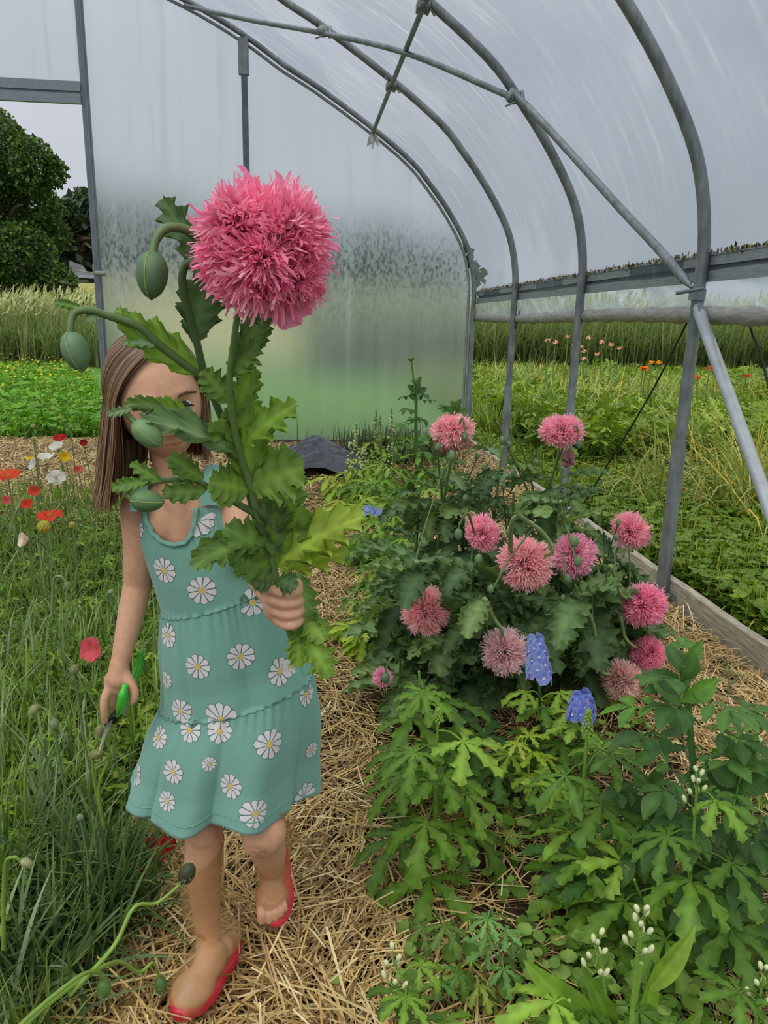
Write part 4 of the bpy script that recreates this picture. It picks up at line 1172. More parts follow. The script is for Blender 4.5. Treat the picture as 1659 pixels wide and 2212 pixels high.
BRI = [(124, 164, 64), (106, 146, 56), (142, 178, 74), (92, 130, 52)]
WIDE = [strip_leaf(24, 7, .36, .42, 1, 0, 1, 0, .01, c, 5, base=.12, mid=1.25, cup=.35, fwd=0, tip=1.25) for c in (.2, .5, .9)]
DAH = [(82, 122, 66), (70, 108, 60), (94, 136, 70), (100, 148, 66)]
YEL = [(160, 186, 66), (146, 178, 62), (174, 192, 84)]
def delphinium(label, px, ytop, ybase, cols, nleaf, size, seed, tm=PALM, spike=None, px_base=None, Y=None, group='leafy delphiniums', t0=.1, t1=1.0, name='delphinium_plant', pet=0.6, el=(-.45, .25), stemr=.0045, bud=None, cat='plant', lsc=.86):
    r = np.random.default_rng(seed)
    base = PZ(px_base or px, ybase, 0.02); 
    if Y: base = P(px_base or px, ybase, Y)
    base[2] = float(ground_z(base[0], base[1]))
    top = P(px, ytop, base[1] - 0.02)
    t = thing(name, label, cat, base, group)
    mid = (base + top) / 2 + np.array([r.uniform(-.01, .02), 0.01, 0])
    path = catmull([base, mid, top], 10)
    mb = MB(); tube(mb, path, np.linspace(stemr * 1.3, stemr * .7, len(path)), 7, np.array(lin(cols[0])) * 1.05); mb.build('stem', MAT_stem, t)
    size = (size[0] * lsc, size[1] * lsc)
    mb = MB(); leafy_stem(mb, path, nleaf, t0, t1, size, cols, tm, r, el, seed, 0.35, pet)
    if tm is PINN:
        for q in range(8): add_leaf(mb, OVATE[q % 3], top - np.array([0, 0, .014 * q]), (math.cos(q * 2.4), math.sin(q * 2.4), 1.7 - .2 * q), (0, -1, .3), size[0] * (.45 + .04 * q), pick(r, cols, 1)[0])
    mb.build('leaves', MAT_leaf, t)
    if spike == 'green':
        mb = MB(); d = unit(path[-1] - path[-4]); L = bud or 0.07
        for i in range(46):
            s = i / 46; a = i * 2.4; q = top + d * L * s * 1.1; w = 0.009 * (1 - s) + 0.003
            ellipsoid(mb, q + np.array([math.cos(a), math.sin(a), 0.2]) * w, (.0028, .0028, .0045), nu=6, nv=4, col=lin((138, 170, 66)))
        mb.build('flower_spike', MAT_stem, t)
    if spike == 'buds':
        n = bud or 10
        for i in range(n):
            s = i / n; a = i * 2.4; rad = 0.020 * (1 - .75 * s)
            q = top + np.array([math.cos(a) * rad, math.sin(a) * rad, -0.05 + 0.085 * s])
            mb = MB(); tube(mb, [top + np.array([0, 0, -.06 + .07 * s]), q - np.array([0, 0, .004])], .0011, 5, lin((120, 150, 70)))
            ellipsoid(mb, q, (.0042, .0042, .0064 + .0016 * (1 - s)), basis((math.cos(a) * .5, math.sin(a) * .5, 1))[:, [0, 2, 1]], 9, 7, lin((206, 212, 158)))
            mb.build('bud', MAT_stem, t)
    return t, top, path
def floret(mb, c, d, s, r, cols):
    B = basis(d)
    T, F, C = strip_leaf(5, 3, 0.95, 0.6, 1, 0, 1, 0, 0, 0.3, 1, base=.3, mid=.95, cup=.2, fwd=0)
    for i in range(6):
        a = i * 1.047 + r.uniform(-.15, .15)
        dd = B[:, 0] * math.cos(a) + B[:, 2] * math.sin(a) + B[:, 1] * 0.28
        mb.many(T, F, basis(dd, B[:, 1])[None], np.asarray(c)[None], np.array([s]), pick(r, cols, 1, .1), C)
    for i in range(4):
        a = i * 1.57 + .4
        dd = B[:, 0] * math.cos(a) + B[:, 2] * math.sin(a) + B[:, 1] * 1.2
        mb.many(T, F, basis(dd, B[:, 1])[None], (c + B[:, 1] * .002)[None], np.array([s * .30]), np.array([lin((240, 240, 232))]), C)
BLUE = [(158, 184, 240), (142, 172, 236), (178, 200, 244), (170, 176, 240)]
def blue_delph(label, px, y0, y1, Y, rad, seed, cols, base_px, tilt):
    r = np.random.default_rng(seed)
    a = P(px[0], y0, Y); b = P(px[1], y1, Y - .04)
    g = PZ(base_px[0], base_px[1], 0.02)
    t = thing('blue_delphinium', label, 'delphinium', g, 'blue delphinium spikes')
    path = catmull([g, (g + b) / 2 + (0, .03, 0.02), b, a], 8)
    mb = MB(); tube(mb, path, .004, 6, lin((96, 126, 70))); mb.build('stem', MAT_stem, t)
    mb = MB(); leafy_stem(mb, path, 7, .05, .55, (.08, .13), BRI[1:], PALM, r, (-.3, .4), seed, .3, .5); mb.build('leaves', MAT_leaf, t)
    n = 26
    for i in range(n):
        s = i / (n - 1); an = i * 2.4
        rr = rad * (1 - .45 * s ** 2)
        side = np.array([math.cos(an), math.sin(an) * .8 - .35, 0.05])
        mb = MB(); c = b + (a - b) * s + unit(side) * rr * .75
        floret(mb, c, unit(side + np.array([0, 0, .15])), .0195 * (1 - .35 * s) + .003, r, cols)
        mb.build('floret', MAT_petal, t)
blue_delph('sky blue delphinium spike beside the pale blush poppy', (1157, 1165), 1378, 1462, 1.72, .032, 1, BLUE, (1180, 1640), 0)
blue_delph('violet blue delphinium head behind the green flower spike', (1258, 1256), 1500, 1545, 1.62, .036, 2, [(146, 162, 236), (170, 172, 242), (132, 154, 234), (154, 184, 240)], (1262, 1700), 0)

delphinium('bright green delphinium with narrow cut leaves, below the small drooping bloom', 905, 1450, 1740, BRI, 13, (.11, .17), 1, PALM, px_base=915)
delphinium('green delphinium with tiered drooping leaves standing nearest the path', 945, 1560, 1885, BRI, 13, (.12, .17), 2, PALM, 'green', px_base=945, bud=.03, el=(-.7, .1))
delphinium('upright delphinium with a slim green flower spike before the violet blue head', 1268, 1585, 1890, BRI, 10, (.11, .17), 3, [PALM_FINE[0], PALM[0], PALM_FINE[1]], 'green', px_base=1272, bud=.055)
delphinium('small yellow green delphinium shoot in the shade under the pale bloom', 1125, 1590, 1740, YEL, 6, (.07, .1), 4, PALM, px_base=1135, t0=.6)
delphinium('dark lower leaves of a delphinium left of the yellow green shoot', 1060, 1600, 1700, DAH, 8, (.12, .16), 5, PALM, px_base=1070)
delphinium('short delphinium with a stubby green spike left of the upright one', 1182, 1680, 1800, BRI, 6, (.07, .11), 6, PALM, 'green', px_base=1190, bud=.03)
delphinium('delphinium holding a cluster of white round buds in front of the dahlia', 1507, 1690, 2090, BRI, 8, (.11, .17), 7, PALM, 'buds', px_base=1470, bud=10, stemr=.0035)
delphinium('pale green delphinium with cream buds near the lower right', 1385, 1990, 2420, BRI, 8, (.09, .14), 8, PALM, 'buds', px_base=1360, bud=11, t1=.6)
delphinium('thin delphinium with greenish buds left of the cream budded one', 1290, 2045, 2330, BRI, 5, (.07, .11), 9, PALM, 'buds', px_base=1305, bud=9, t1=.6, stemr=.003)
delphinium('small curving delphinium sprig with yellow buds at the bottom of the bed', 850, 2075, 2290, BRI, 5, (.07, .1), 10, PALM, 'buds', px_base=905, bud=7, stemr=.0025)
delphinium('delphinium with yellowish buds at the right edge near the board', 1632, 1560, 1790, BRI, 6, (.08, .12), 11, PALM, 'buds', px_base=1618, bud=9, stemr=.003)
delphinium('delphinium with pale buds cut off by the lower right edge', 1650, 2110, 2330, BRI, 6, (.09, .13), 12, PALM, 'buds', px_base=1640, bud=8, stemr=.003)
delphinium('low rosette of big cut leaves in front of the dahlia', 1370, 1900, 2010, BRI, 7, (.14, .19), 13, PALM, px_base=1385, pet=.4)
delphinium('broad cut leaves spreading under the upright delphinium', 1270, 1830, 1950, DAH[:2] + BRI[1:2], 7, (.13, .17), 14, PALM, px_base=1285, pet=.4)
delphinium('cluster of large green leaves at the bottom right edge of the bed', 1230, 2160, 2330, BRI, 9, (.13, .18), 15, PALM, px_base=1250, pet=.3)
delphinium('small three leafed columbine with lobed leaves in the straw', 1060, 1960, 2130, [(116, 160, 92), (102, 146, 80)], 9, (.045, .07), 16, PALM, px_base=1085, stemr=.002, name='columbine_plant')
delphinium('single drooping lobed leaf plant with browned edge in the soil', 935, 1960, 2040, [(98, 130, 62), (110, 138, 70)], 4, (.07, .1), 17, PALM, px_base=945, stemr=.002, name='seedling_plant')
delphinium('lobed green seedling left of the pale yellowish one', 950, 2085, 2160, [(92, 134, 60)], 4, (.06, .09), 18, PALM, px_base=960, stemr=.002, name='seedling_plant')
delphinium('pale yellowish lobed seedling near the bottom middle', 1015, 2085, 2150, [(150, 172, 84)], 4, (.05, .07), 19, PALM, px_base=1030, stemr=.002, name='seedling_plant')
delphinium('lobed seedling at the bottom edge by the bare soil', 905, 2150, 2290, [(84, 120, 56), (98, 134, 64)], 5, (.06, .09), 20, PALM, px_base=960, stemr=.002, name='seedling_plant')
delphinium('tall blue grey poppy seedling growing beside the timber board', 1568, 1420, 1510, GLAU, 7, (.04, .06), 21, POPPY_LEAF, px_base=1572, stemr=.002, name='seedling_plant')
# dahlias
delphinium('large dark green dahlia bush with a stout stem at the right', 1480, 1440, 1990, DAH, 34, (.15, .22), 31, PINN, px_base=1500, stemr=.0075, name='dahlia_plant', pet=.15, el=(-.35, .45), t0=.12, group='dahlias')
delphinium('second dahlia shoot spreading dark leaves low behind the stout one', 1600, 1640, 2040, DAH, 20, (.15, .22), 32, PINN, px_base=1610, stemr=.007, name='dahlia_plant', pet=.15, group='dahlias')
delphinium('low dark dahlia foliage left of the stout dahlia stem', 1400, 1700, 1930, DAH, 12, (.14, .2), 33, PINN, px_base=1430, stemr=.006, name='dahlia_plant', pet=.15, group='dahlias')
t_, top_, pth_ = delphinium('tall slim dahlia with a lone closed bud rising against the end sheet', 900, 830, 1010, DAH, 16, (.16, .26), 34, PINN, px_base=905, Y=5.2, stemr=.012, name='dahlia_plant', pet=.1, t0=.3, group='dahlias')
mb = MB(); a_ = P(888, 775, 5.15); tube(mb, catmull([pth_[12], (pth_[12] + a_) / 2 + (.01, 0, 0), a_], 5), .006, 6, lin((96, 130, 60))); ellipsoid(mb, a_, (.022, .022, .017), nu=10, nv=6, col=lin((110, 112, 50)))
mb.build('bud', MAT_stem, t_)
delphinium('bushy dahlia with upright leaves left of the farthest hoop leg', 985, 880, 960, DAH, 14, (.2, .3), 35, PINN, px_base=985, Y=5.6, stemr=.01, name='dahlia_plant', pet=.1, el=(0, .9), group='dahlias')
# plants along the path, middle distance
rr_ = np.random.default_rng(77)
mid = [(770, 1010, 1060, 'young leafy plant beside the black sheet'), (800, 1045, 1110, 'leafy plant with traces of blue flowers beyond the poppies'), (845, 1010, 1090, 'leafy plant between black sheet and poppy clump'),
       (760, 1075, 1140, 'low leafy plant at the path edge before the black sheet'), (830, 1105, 1190, 'feathery green plant left of the poppy leaves'), (790, 1150, 1230, 'low plant spilling on the straw path'),
       (740, 1040, 1090, 'small plant poking from the path straw near the sheet'), (860, 1155, 1240, 'yellow green plant against the poppy leaves'), (810, 1215, 1290, 'bright low plant at the path side'),
       (850, 1280, 1350, 'dark small plant left of the nodding salmon bloom'), (790, 1290, 1350, 'tiny sprig in the straw left of the clump'), (890, 1060, 1150, 'leafy plant just behind the upper left poppies'),
       (820, 960, 1020, 'green plant near the end wall, right of the sheet'), (870, 940, 1010, 'leafy plant below the tall slim dahlia'), (930, 980, 1080, 'leafy plant behind the salmon flat-topped bloom'), (780, 1350, 1400, 'small sprig beside the path level with the hand')]
for i, (px, a, b, lab) in enumerate(mid):
    Y = PZ(px, b, 0.04)[1]
    delphinium(lab, px, a, b, BRI if i % 3 else YEL, 14, (.035 * Y, .055 * Y), 300 + i, PALM if i % 2 else PALM_FINE, px_base=px + 4, stemr=.003, name='young_plant', group='young plants along the path', t0=.1)
mbb = MB()
for i, (a, b) in enumerate([(793, 1098), (803, 1102), (812, 1108), (818, 1104), (790, 1106)]): floret(mbb, P(a, b, 3.6), (0, -1, .3), .02, rr_, BLUE)
tag(mbb.build('blue_flower_sprig', MAT_petal), 'small sprig of pale blue flowers beside the path beyond the poppies', 'flower')
# pale larkspur spikes by the end wall
for i, (px, a, b) in enumerate([(769, 915, 1030), (812, 885, 1010), (821, 898, 1000), (846, 882, 1020), (757, 955, 1040), (787, 960, 1030)]):
    Y = 5.0 + .2 * (i % 3); base = P(px, b, Y); base[2] = float(ground_z(base[0], Y)); top = P(px, a, Y)
    t = thing('larkspur', ['larkspur spike with open pale buds by the black sheet', 'tallest slim green larkspur spike before the end sheet', 'thin larkspur spike right behind the tallest one', 'larkspur spike with scattered pale buds left of the tall dahlia', 'short larkspur at the corner of the black sheet', 'short larkspur between the taller spikes'][i], 'larkspur', base, 'pale budded larkspurs near the end wall')
    mb = MB(); tube(mb, catmull([base, (base + top) / 2 + (.01, 0, 0), top], 5), .005, 5, lin((110, 140, 64))); mb.build('stem', MAT_stem, t)
    mb = MB(); r = np.random.default_rng(i); n = 34
    for j in range(n):
        s = r.uniform(.25, 1); an = r.uniform(0, 6.28); w = .05 * (1.1 - s); q = base + (top - base) * s + np.array([math.cos(an) * w, math.sin(an) * w, 0])
        ellipsoid(mb, q, (.009, .009, .007), nu=6, nv=4, col=lin((188, 198, 140)) if i not in (1, 2) else lin((140, 160, 84)))
    mb.build('flower_spike', MAT_stem, t)
def lavender():
    r = np.random.default_rng(4); c = P(845, 945, 6.3); c[2] = 0.1
    mb = MB(); k = 700
    x = r.normal(c[0], .25, k); y = r.normal(c[1], .18, k)
    T, F, C = BLADES[0]
    mb.many(T, F, rotz(r.uniform(0, 6.28, k), abs(r.normal(0.25, .25, k))), np.stack([x, y, np.full(k, .1)], 1), np.stack([r.uniform(.15, .34, k), np.full(k, .012), r.uniform(.15, .34, k)], 1), pick(r, [(92, 106, 80), (78, 92, 72), (104, 112, 96)], k), C)
    tag(mb.build('lavender_mound', MAT_grass), 'grey green lavender-like mound at the foot of the end sheet', 'shrub')
lavender()
# round-leaved weeds and seedlings between the plants
def weeds():
    r = np.random.default_rng(91); mb = MB()
    pts = []
    for (px, py, sx, sy, n) in [(1080, 1690, 60, 60, 60), (1100, 1860, 40, 60, 30), (1230, 2080, 130, 60, 150), (1450, 2130, 130, 60, 120), (1180, 1620, 80, 40, 50), (960, 1620, 40, 30, 20), (1600, 1870, 60, 80, 60), (1330, 1600, 60, 30, 50), (1620, 1700, 40, 60, 40), (800, 1250, 30, 60, 30), (900, 2120, 60, 40, 16), (1350, 1850, 100, 50, 60)]:
        pts.append(np.stack([r.normal(px, sx, n), r.normal(py, sy, n)], 1))
    pts = np.vstack(pts)
    G = np.array([PZ(a, b, 0.02) for a, b in pts]); G[:, 2] = ground_z(G[:, 0], G[:, 1])
    h = r.uniform(.015, .07, len(G)); Tt = G + np.stack([r.normal(0, .012, len(G)), r.normal(0, .012, len(G)), h], 1)
    cols = pick(r, [(116, 152, 70), (132, 166, 84), (98, 136, 58), (146, 176, 96)], len(G))
    for a, b, c in zip(G, Tt, cols): tube(mb, [a, b], .0009, 4, c * 1.1, caps=False)
    V, F, C = ROUND
    mb.many(V, F, rotz(r.uniform(0, 6.28, len(G)), r.normal(0, .35, len(G))), Tt, r.uniform(.018, .038, len(G)), cols, C)
    tag(mb.build('round_leaf_weeds', MAT_leaf), 'scattered small round-leaved seedlings among the bed plants', 'weeds', kind='stuff')
weeds()
# crumpled black plastic
def sheet():
    r = np.random.default_rng(9); nu, nv = 150, 90
    u = np.linspace(-1, 1, nu); v = np.linspace(-1, 1, nv); U, W = np.meshgrid(u, v)
    c = PZ(672, 1018, 0.08)
    h = np.zeros_like(U)
    for i in range(26):
        a = r.uniform(0, 3.14); f = r.uniform(3, 16); p = r.uniform(0, 6.28)
        h += np.abs(np.sin((U * math.cos(a) + W * math.sin(a)) * f + p + 1.2 * np.sin(W * 3 + i))) ** .8 / f ** .7 * .5
    mask = np.clip(1 - (U ** 2 * .9 + W ** 2 * .8), 0, 1) ** .5
    z = ground_z(c[0], c[1]) + .03 + mask * (0.03 + 0.15 * h / h.max() + .09 * np.exp(-((U - .1) / .35) ** 2 - ((W + .1) / .5) ** 2))
    x = c[0] + U * .42 + 0.03 * np.sin(W * 7 + U * 3); y = c[1] + W * .42 + 0.03 * np.sin(U * 9)
    mb = MB(); mb.add(np.stack([x, y, z], -1), ring_faces(nv, nu, False))
    m = solid('black_ground_plastic', lin((58, 60, 66)), 0.33, nscale=30, var=.3)
    tag(mb.build('plastic_sheet', m), 'crumpled black plastic sheet lying at the end of the straw path', 'plastic sheet')
    mb = MB(); c2 = PZ(800, 1000, .1)
    U2, W2 = np.meshgrid(np.linspace(-1, 1, 20), np.linspace(-1, 1, 8))
    mb.add(np.stack([c2[0] + U2 * .16, c2[1] + W2 * .07 + U2 * .03, .12 + .03 * np.abs(np.sin(U2 * 5 + W2 * 2))], -1), ring_faces(8, 20, False))
    tag(mb.build('plastic_scrap', m), 'small tail of black plastic right of the crumpled sheet, among stems', 'plastic sheet')
sheet()

# ================================================================ THE FLOWERS AT LEFT
def cup_flower(mb, c, s, cols, face, r, n=4, open_=.75, centre=(214, 184, 60)):
    B = basis(face)
    T, F, C = strip_leaf(8, 7, 1.25, 0.66, 2, 0.08, 3, 0.08, 0.09, 0.5, 3, base=.2, mid=1.0, cup=.25, fwd=0.1)
    for i in range(n):
        a = i * 2 * np.pi / n + r.uniform(-.2, .2); sl = .86 if i % 2 else 1
        dd = B[:, 0] * math.cos(a) + B[:, 2] * math.sin(a) + B[:, 1] * (1 - open_) * 2
        mb.many(T * np.array([1, 1, 1]), F, basis(dd, B[:, 1])[None], (c + B[:, 1] * .001 * i)[None], np.array([s * .55 * sl]), pick(r, cols, 1, .08), C)
    if centre is not None:
        for i in range(16):
            a = i * 2.4; w = .02 * s + .09 * s * math.sqrt(i / 16)
            ellipsoid(mb, c + (B[:, 0] * math.cos(a) + B[:, 2] * math.sin(a)) * w + B[:, 1] * .09 * s, (.018 * s,) * 3, nu=5, nv=4, col=lin(centre))
def ice_poppy(px, py, Y, s, cols, face, label, seed, open_=.75, centre=(214, 184, 60), base_dx=.02):
    r = np.random.default_rng(seed); c = P(px, py, Y); base = np.array([c[0] + r.uniform(-.05, .05) + base_dx, c[1] + .05, 0]); base[2] = ground_z(base[0], base[1])
    t = thing('iceland_poppy', label, 'poppy', base, 'iceland poppies at left')
    mb = MB(); pp = catmull([base, base * .5 + c * .5 + np.array([r.uniform(-.02, .02), 0, 0]), c - np.array([0, 0, .03]), c - unit(face) * .004], 6); tube(mb, pp, .0021, 5, lin((112, 138, 72))); mb.build('stem', MAT_stem, t)
    mb = MB(); cup_flower(mb, c, s, cols, face, r, 4, open_, centre); mb.build('flower', MAT_petal, t)
    return t
OR = [(232, 92, 52), (224, 76, 44)]; ORR = [(224, 84, 66), (214, 70, 56)]; WH = [(236, 236, 222), (226, 228, 214)]; YE = [(240, 210, 40), (232, 198, 36)]; RD = [(206, 36, 40), (190, 28, 36)]; SA = [(226, 118, 100), (216, 104, 90)]
for i, (px, py, Y, s, cols, face, lab, op) in enumerate([
    (18, 1030, 2.6, .075, OR, (0, -.5, 1), 'orange iceland poppy at the left edge, leftmost of the large orange ones', .8),
    (108, 1116, 2.35, .072, OR, (.1, -.3, 1), 'wide open orange iceland poppy above the yellow ball heads', .9),
    (77, 1062, 3.0, .055, ORR, (0, -1, .4), 'orange red cup poppy under the white ones', .5),
    (62, 1092, 2.9, .055, OR, (-.1, -.8, .6), 'small orange poppy just left of the wide open one', .5),
    (18, 1081, 3.0, .045, SA, (0, -1, .3), 'little salmon poppy low at the left edge', .5),
    (170, 1014, 3.2, .042, SA, (.2, -1, .3), 'salmon poppy closest to the hair', .5),
    (130, 949, 3.6, .058, RD, (0, -.6, .8), 'bright red poppy, highest of all at left', .7),
    (126, 962, 3.5, .045, [(196, 40, 84), (180, 30, 70)], (0, -.8, .3), 'crimson poppy tucked under the bright red one', .5),
    (182, 957, 3.8, .045, [(160, 44, 44)], (0, -1, .3), 'dull red poppy right beside the hair', .5),
    (128, 972, 3.2, .075, WH, (-.3, -.5, .8), 'white cup poppy directly under the red pair', .45),
    (100, 995, 3.1, .07, WH, (0, -.4, 1), 'white poppy in the middle of the three upper white ones', .5),
    (78, 1005, 3.1, .06, WH, (-.7, -.6, .4), 'white poppy turned to the left edge', .6),
    (122, 1031, 2.9, .062, WH, (.1, -1, .15), 'white poppy facing front with a yellow centre', .95),
    (142, 986, 3.15, .05, YE, (0, -1, .1), 'yellow poppy hanging beside the white ones', .6),
    (65, 993, 3.6, .035, YE, (0, -.4, 1), 'tiny golden poppy left of the white ones', .7),
    (63, 1168, 2.1, .06, [(240, 226, 204), (232, 214, 192)], (-.9, -.6, .3), 'creamy drooping poppy below the yellow ball head', .35),
    (212, 1402, 1.62, .072, [(228, 104, 112), (216, 90, 102)], (-.5, -.8, .35), 'coral pink poppy behind the hand with the pruners', .5)]):
    ice_poppy(px, py, Y, s, cols, face, lab, i, op)
def fallen(px, py, s, label, seed):
    r = np.random.default_rng(seed); c = PZ(px, py, 0.085)
    t = thing('fallen_red_poppy', label, 'poppy', c, 'red poppies on the straw')
    mb = MB(); cup_flower(mb, c, s, [(190, 22, 28), (170, 16, 24)], (.1, -.5, 1), r, 4, .95, (190, 160, 40)); mb.build('flower', MAT_petal, t)
fallen(312, 1846, .085, 'bright red poppy flower lying open on the straw', 1)
fallen(354, 1828, .05, 'small red petals on straw next to the boot top', 2)
def ball_head(px, py, Y, s, col, label, seed, lean=0.03, base=None, name='billy_button', cat='flower', bumps=True, ybase=None):
    c = P(px, py, Y); r = np.random.default_rng(seed)
    b = np.array([c[0] + lean, c[1] + .06, 0.0]) if base is None else np.array(base, float); b[2] = ground_z(b[0], b[1])
    t = thing(name, label, cat, b, 'ball headed stems at left')
    mb = MB(); pp = catmull([b, b * .5 + c * .5 + np.array([-.01, 0, 0]), c], 7); tube(mb, pp, .0022, 6, lin((104, 134, 84))); mb.build('stem', MAT_stem, t)
    mb = MB(); ellipsoid(mb, c, (s * .46,) * 3, nu=16, nv=10, col=np.array(lin(col)) * .7)
    if bumps:
        k = 150; i = np.arange(k) + .5; ph = np.arccos(1 - 2 * i / k); th = np.pi * (1 + 5 ** .5) * i
        D = np.stack([np.cos(th) * np.sin(ph), np.sin(th) * np.sin(ph), np.cos(ph)], 1)
        for d in D: ellipsoid(mb, c + d * s * .46, (s * .055,) * 3, nu=5, nv=3, col=np.array(lin(col)) * r.uniform(.85, 1.2))
    mb.build('flower_head', MAT_stem, t)
    return t
for i, (px, py, Y, s, col, lab) in enumerate([
    (95, 1138, 1.9, .033, (188, 172, 58), 'larger yellow billy button ball under the wide open orange poppy'),
    (156, 1134, 2.15, .020, (176, 170, 66), 'smaller yellow billy button ball right of the larger one'),
    (160, 1448, 1.55, .021, (132, 144, 92), 'green unripe ball head left of the coral pink poppy'),
    (116, 1565, 1.4, .021, (138, 150, 104), 'green unripe ball head in the grass below the open bud'),
    (239, 1278, 1.9, .012, (168, 176, 150), 'tiny pale ball head beside the elbow'),
    (72, 948, 3.2, .02, (176, 176, 110), 'small pale ball head rising over the lawn'),
    (72, 920, 3.4, .02, (176, 180, 120), 'topmost pale ball head over the lawn at left'),
    (152, 922, 3.3, .016, (160, 160, 110), 'tiny ball head over the lawn close to the hair'),
    (173, 1765, 1.25, .012, (138, 156, 124), 'small green ball head on the thin stem in the grass tuft')]):
    ball_head(px, py, Y, s, col, lab, 60 + i)
def nod_bud(label, pts, Y, size, col, seed, r0=.003, drc=None, hairy=True, stemcol=(128, 160, 64), name='poppy_bud'):
    path = [P(a, b, y) for (a, b), y in zip(pts, Y)]
    t = thing(name, label, 'flower bud', path[0], 'poppy buds at left')
    mb = MB(); pp = catmull(path, 8); tube(mb, pp, np.linspace(r0 * 1.25, r0 * .8, len(pp)), 7, lin(stemcol)); mb.build('stem', MAT_stem, t)
    mb = MB(); d = unit(pp[-1] - pp[-2]) if drc is None else unit(drc); c = pp[-1] + d * size * .5
    B = basis(d)[:, [0, 2, 1]]
    ellipsoid(mb, c, (size * .38, size * .38, size * .58), B, 14, 10, lin(col))
    k = 150; r = np.random.default_rng(seed); D = unit(r.normal(0, 1, (k, 3)))
    if hairy:
        for q in D:
            a = c + B @ (q * np.array([.38, .38, .58]) * size); mb.add([a, a + B @ q * size * .14, a + B @ q * size * .02 + (0.0008, 0, 0)], [(0, 1, 2)], lin((150, 160, 110)))
    mb.build('bud', MAT_stem, t)
nod_bud('fat green hairy poppy bud hanging low beside the front boot', [(-40, 2330), (80, 2190), (240, 2080), (300, 2100), (330, 2080), (345, 2112)], [.78, .85, .98, 1.02, 1.04, 1.06], .028, (74, 104, 44), 1, drc=(.1, -.1, -1))
nod_bud('slim green poppy bud hanging left of the fat one', [(-30, 2300), (60, 2200), (170, 2110), (212, 2100), (222, 2118)], [.75, .82, .9, .93, .94], .026, (88, 122, 50), 2, drc=(.1, -.1, -1))
nod_bud('withered dark poppy head on a long wavy stem before the boot shaft', [(150, 2150), (245, 2045), (290, 1960), (340, 1950), (395, 1905)], [.9, .97, 1.0, 1.02, 1.03], .034, (58, 60, 32), 3, drc=(.45, -.1, 1))
nod_bud('oval green poppy bud above the fallen red petals', [(200, 2000), (250, 1900), (290, 1802), (318, 1838)], [1.5, 1.5, 1.47, 1.44], .03, (84, 112, 52), 4, drc=(.15, -.1, -1))
nod_bud('brownish opening bud in the grass left of the pruners', [(60, 1850), (54, 1700), (66, 1545)], [1.5, 1.48, 1.45], .024, (140, 146, 84), 5, drc=(.4, 0, .6))
nod_bud('olive nodding bud under the pruner tips', [(225, 1790), (214, 1700), (236, 1640), (222, 1625)], [1.4, 1.38, 1.36, 1.35], .026, (112, 116, 56), 6, drc=(-.9, 0, -.3))
nod_bud('round green pod right at the pruner tips', [(222, 1780), (200, 1650), (215, 1590)], [1.42, 1.4, 1.38], .022, (130, 130, 78), 7, drc=(.1, 0, 1))
nod_bud('small nodding hairy bud at the far left in the grass', [(8, 2050), (10, 1880), (28, 1852), (45, 1860)], [1.15, 1.12, 1.1, 1.1], .018, (150, 156, 104), 8, drc=(.8, 0, -.4))
nod_bud('young bud nodding on a thick curved stem, in the middle of the left grass', [(112, 1330), (116, 1255), (130, 1245), (142, 1258)], [1.75, 1.74, 1.73, 1.73], .018, (122, 140, 70), 9, drc=(.3, 0, -1), stemcol=(128, 146, 100))
def tuft(label, px, py, k, h, w, seed, cols, spread=.05, lean=.4, name='billy_button_tuft'):
    r = np.random.default_rng(seed); c = PZ(px, py, 0.0); mb = MB()
    R = rotz(r.uniform(0, 6.28, k), r.uniform(.05, lean, k)); hh = r.uniform(.55, 1, k) * h
    x = r.normal(c[0], spread, k); y = r.normal(c[1], spread, k); z = ground_z(x, y); col = pick(r, cols, k, .15); idx = r.integers(0, 4, k)
    for i in range(4):
        T, F, C = blade((0.2, .6, 1.0, 1.7)[i], 7); m = idx == i
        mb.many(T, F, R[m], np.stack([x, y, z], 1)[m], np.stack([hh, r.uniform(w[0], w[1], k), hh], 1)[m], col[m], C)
    tag(mb.build(name, MAT_grass), label, 'grass tuft', 'strap leaved tufts at left')
DT = [(84, 112, 66), (98, 126, 78), (70, 96, 56), (112, 138, 92)]
SV = [(140, 162, 138), (124, 148, 118), (152, 172, 150), (104, 130, 96)]
tuft('dense dark green strap-leaved tuft nearest the front boot', 215, 2010, 280, .33, (.006, .011), 1, DT, .05, .5)
tuft('broad dark tuft between the corner tuft and the front boot', 110, 2100, 200, .30, (.006, .011), 11, DT, .06, .6)
tuft('grey green tuft at the left edge above the corner', 20, 1960, 120, .32, (.006, .011), 12, SV, .06, .5)
tuft('silvery strap-leaved tuft at the lower left corner', 40, 2190, 90, .30, (.009, .014), 2, SV, .05, .7)
tuft('silvery green tuft left of the dark one', 130, 1880, 90, .40, (.006, .011), 3, SV, .06, .45)
tuft('tall green tuft at the left edge below the white poppy', 30, 1650, 140, .42, (.005, .009), 4, G1, .09, .4)
tuft('green tuft in the grass behind the pruners', 190, 1500, 140, .36, (.004, .008), 5, G1, .09, .4)
tuft('pale green tuft beside the upper arm', 200, 1280, 110, .34, (.005, .01), 6, G1, .09, .45)
tuft('green tuft under the cream poppy', 80, 1350, 120, .36, (.005, .009), 7, G1, .1, .4)
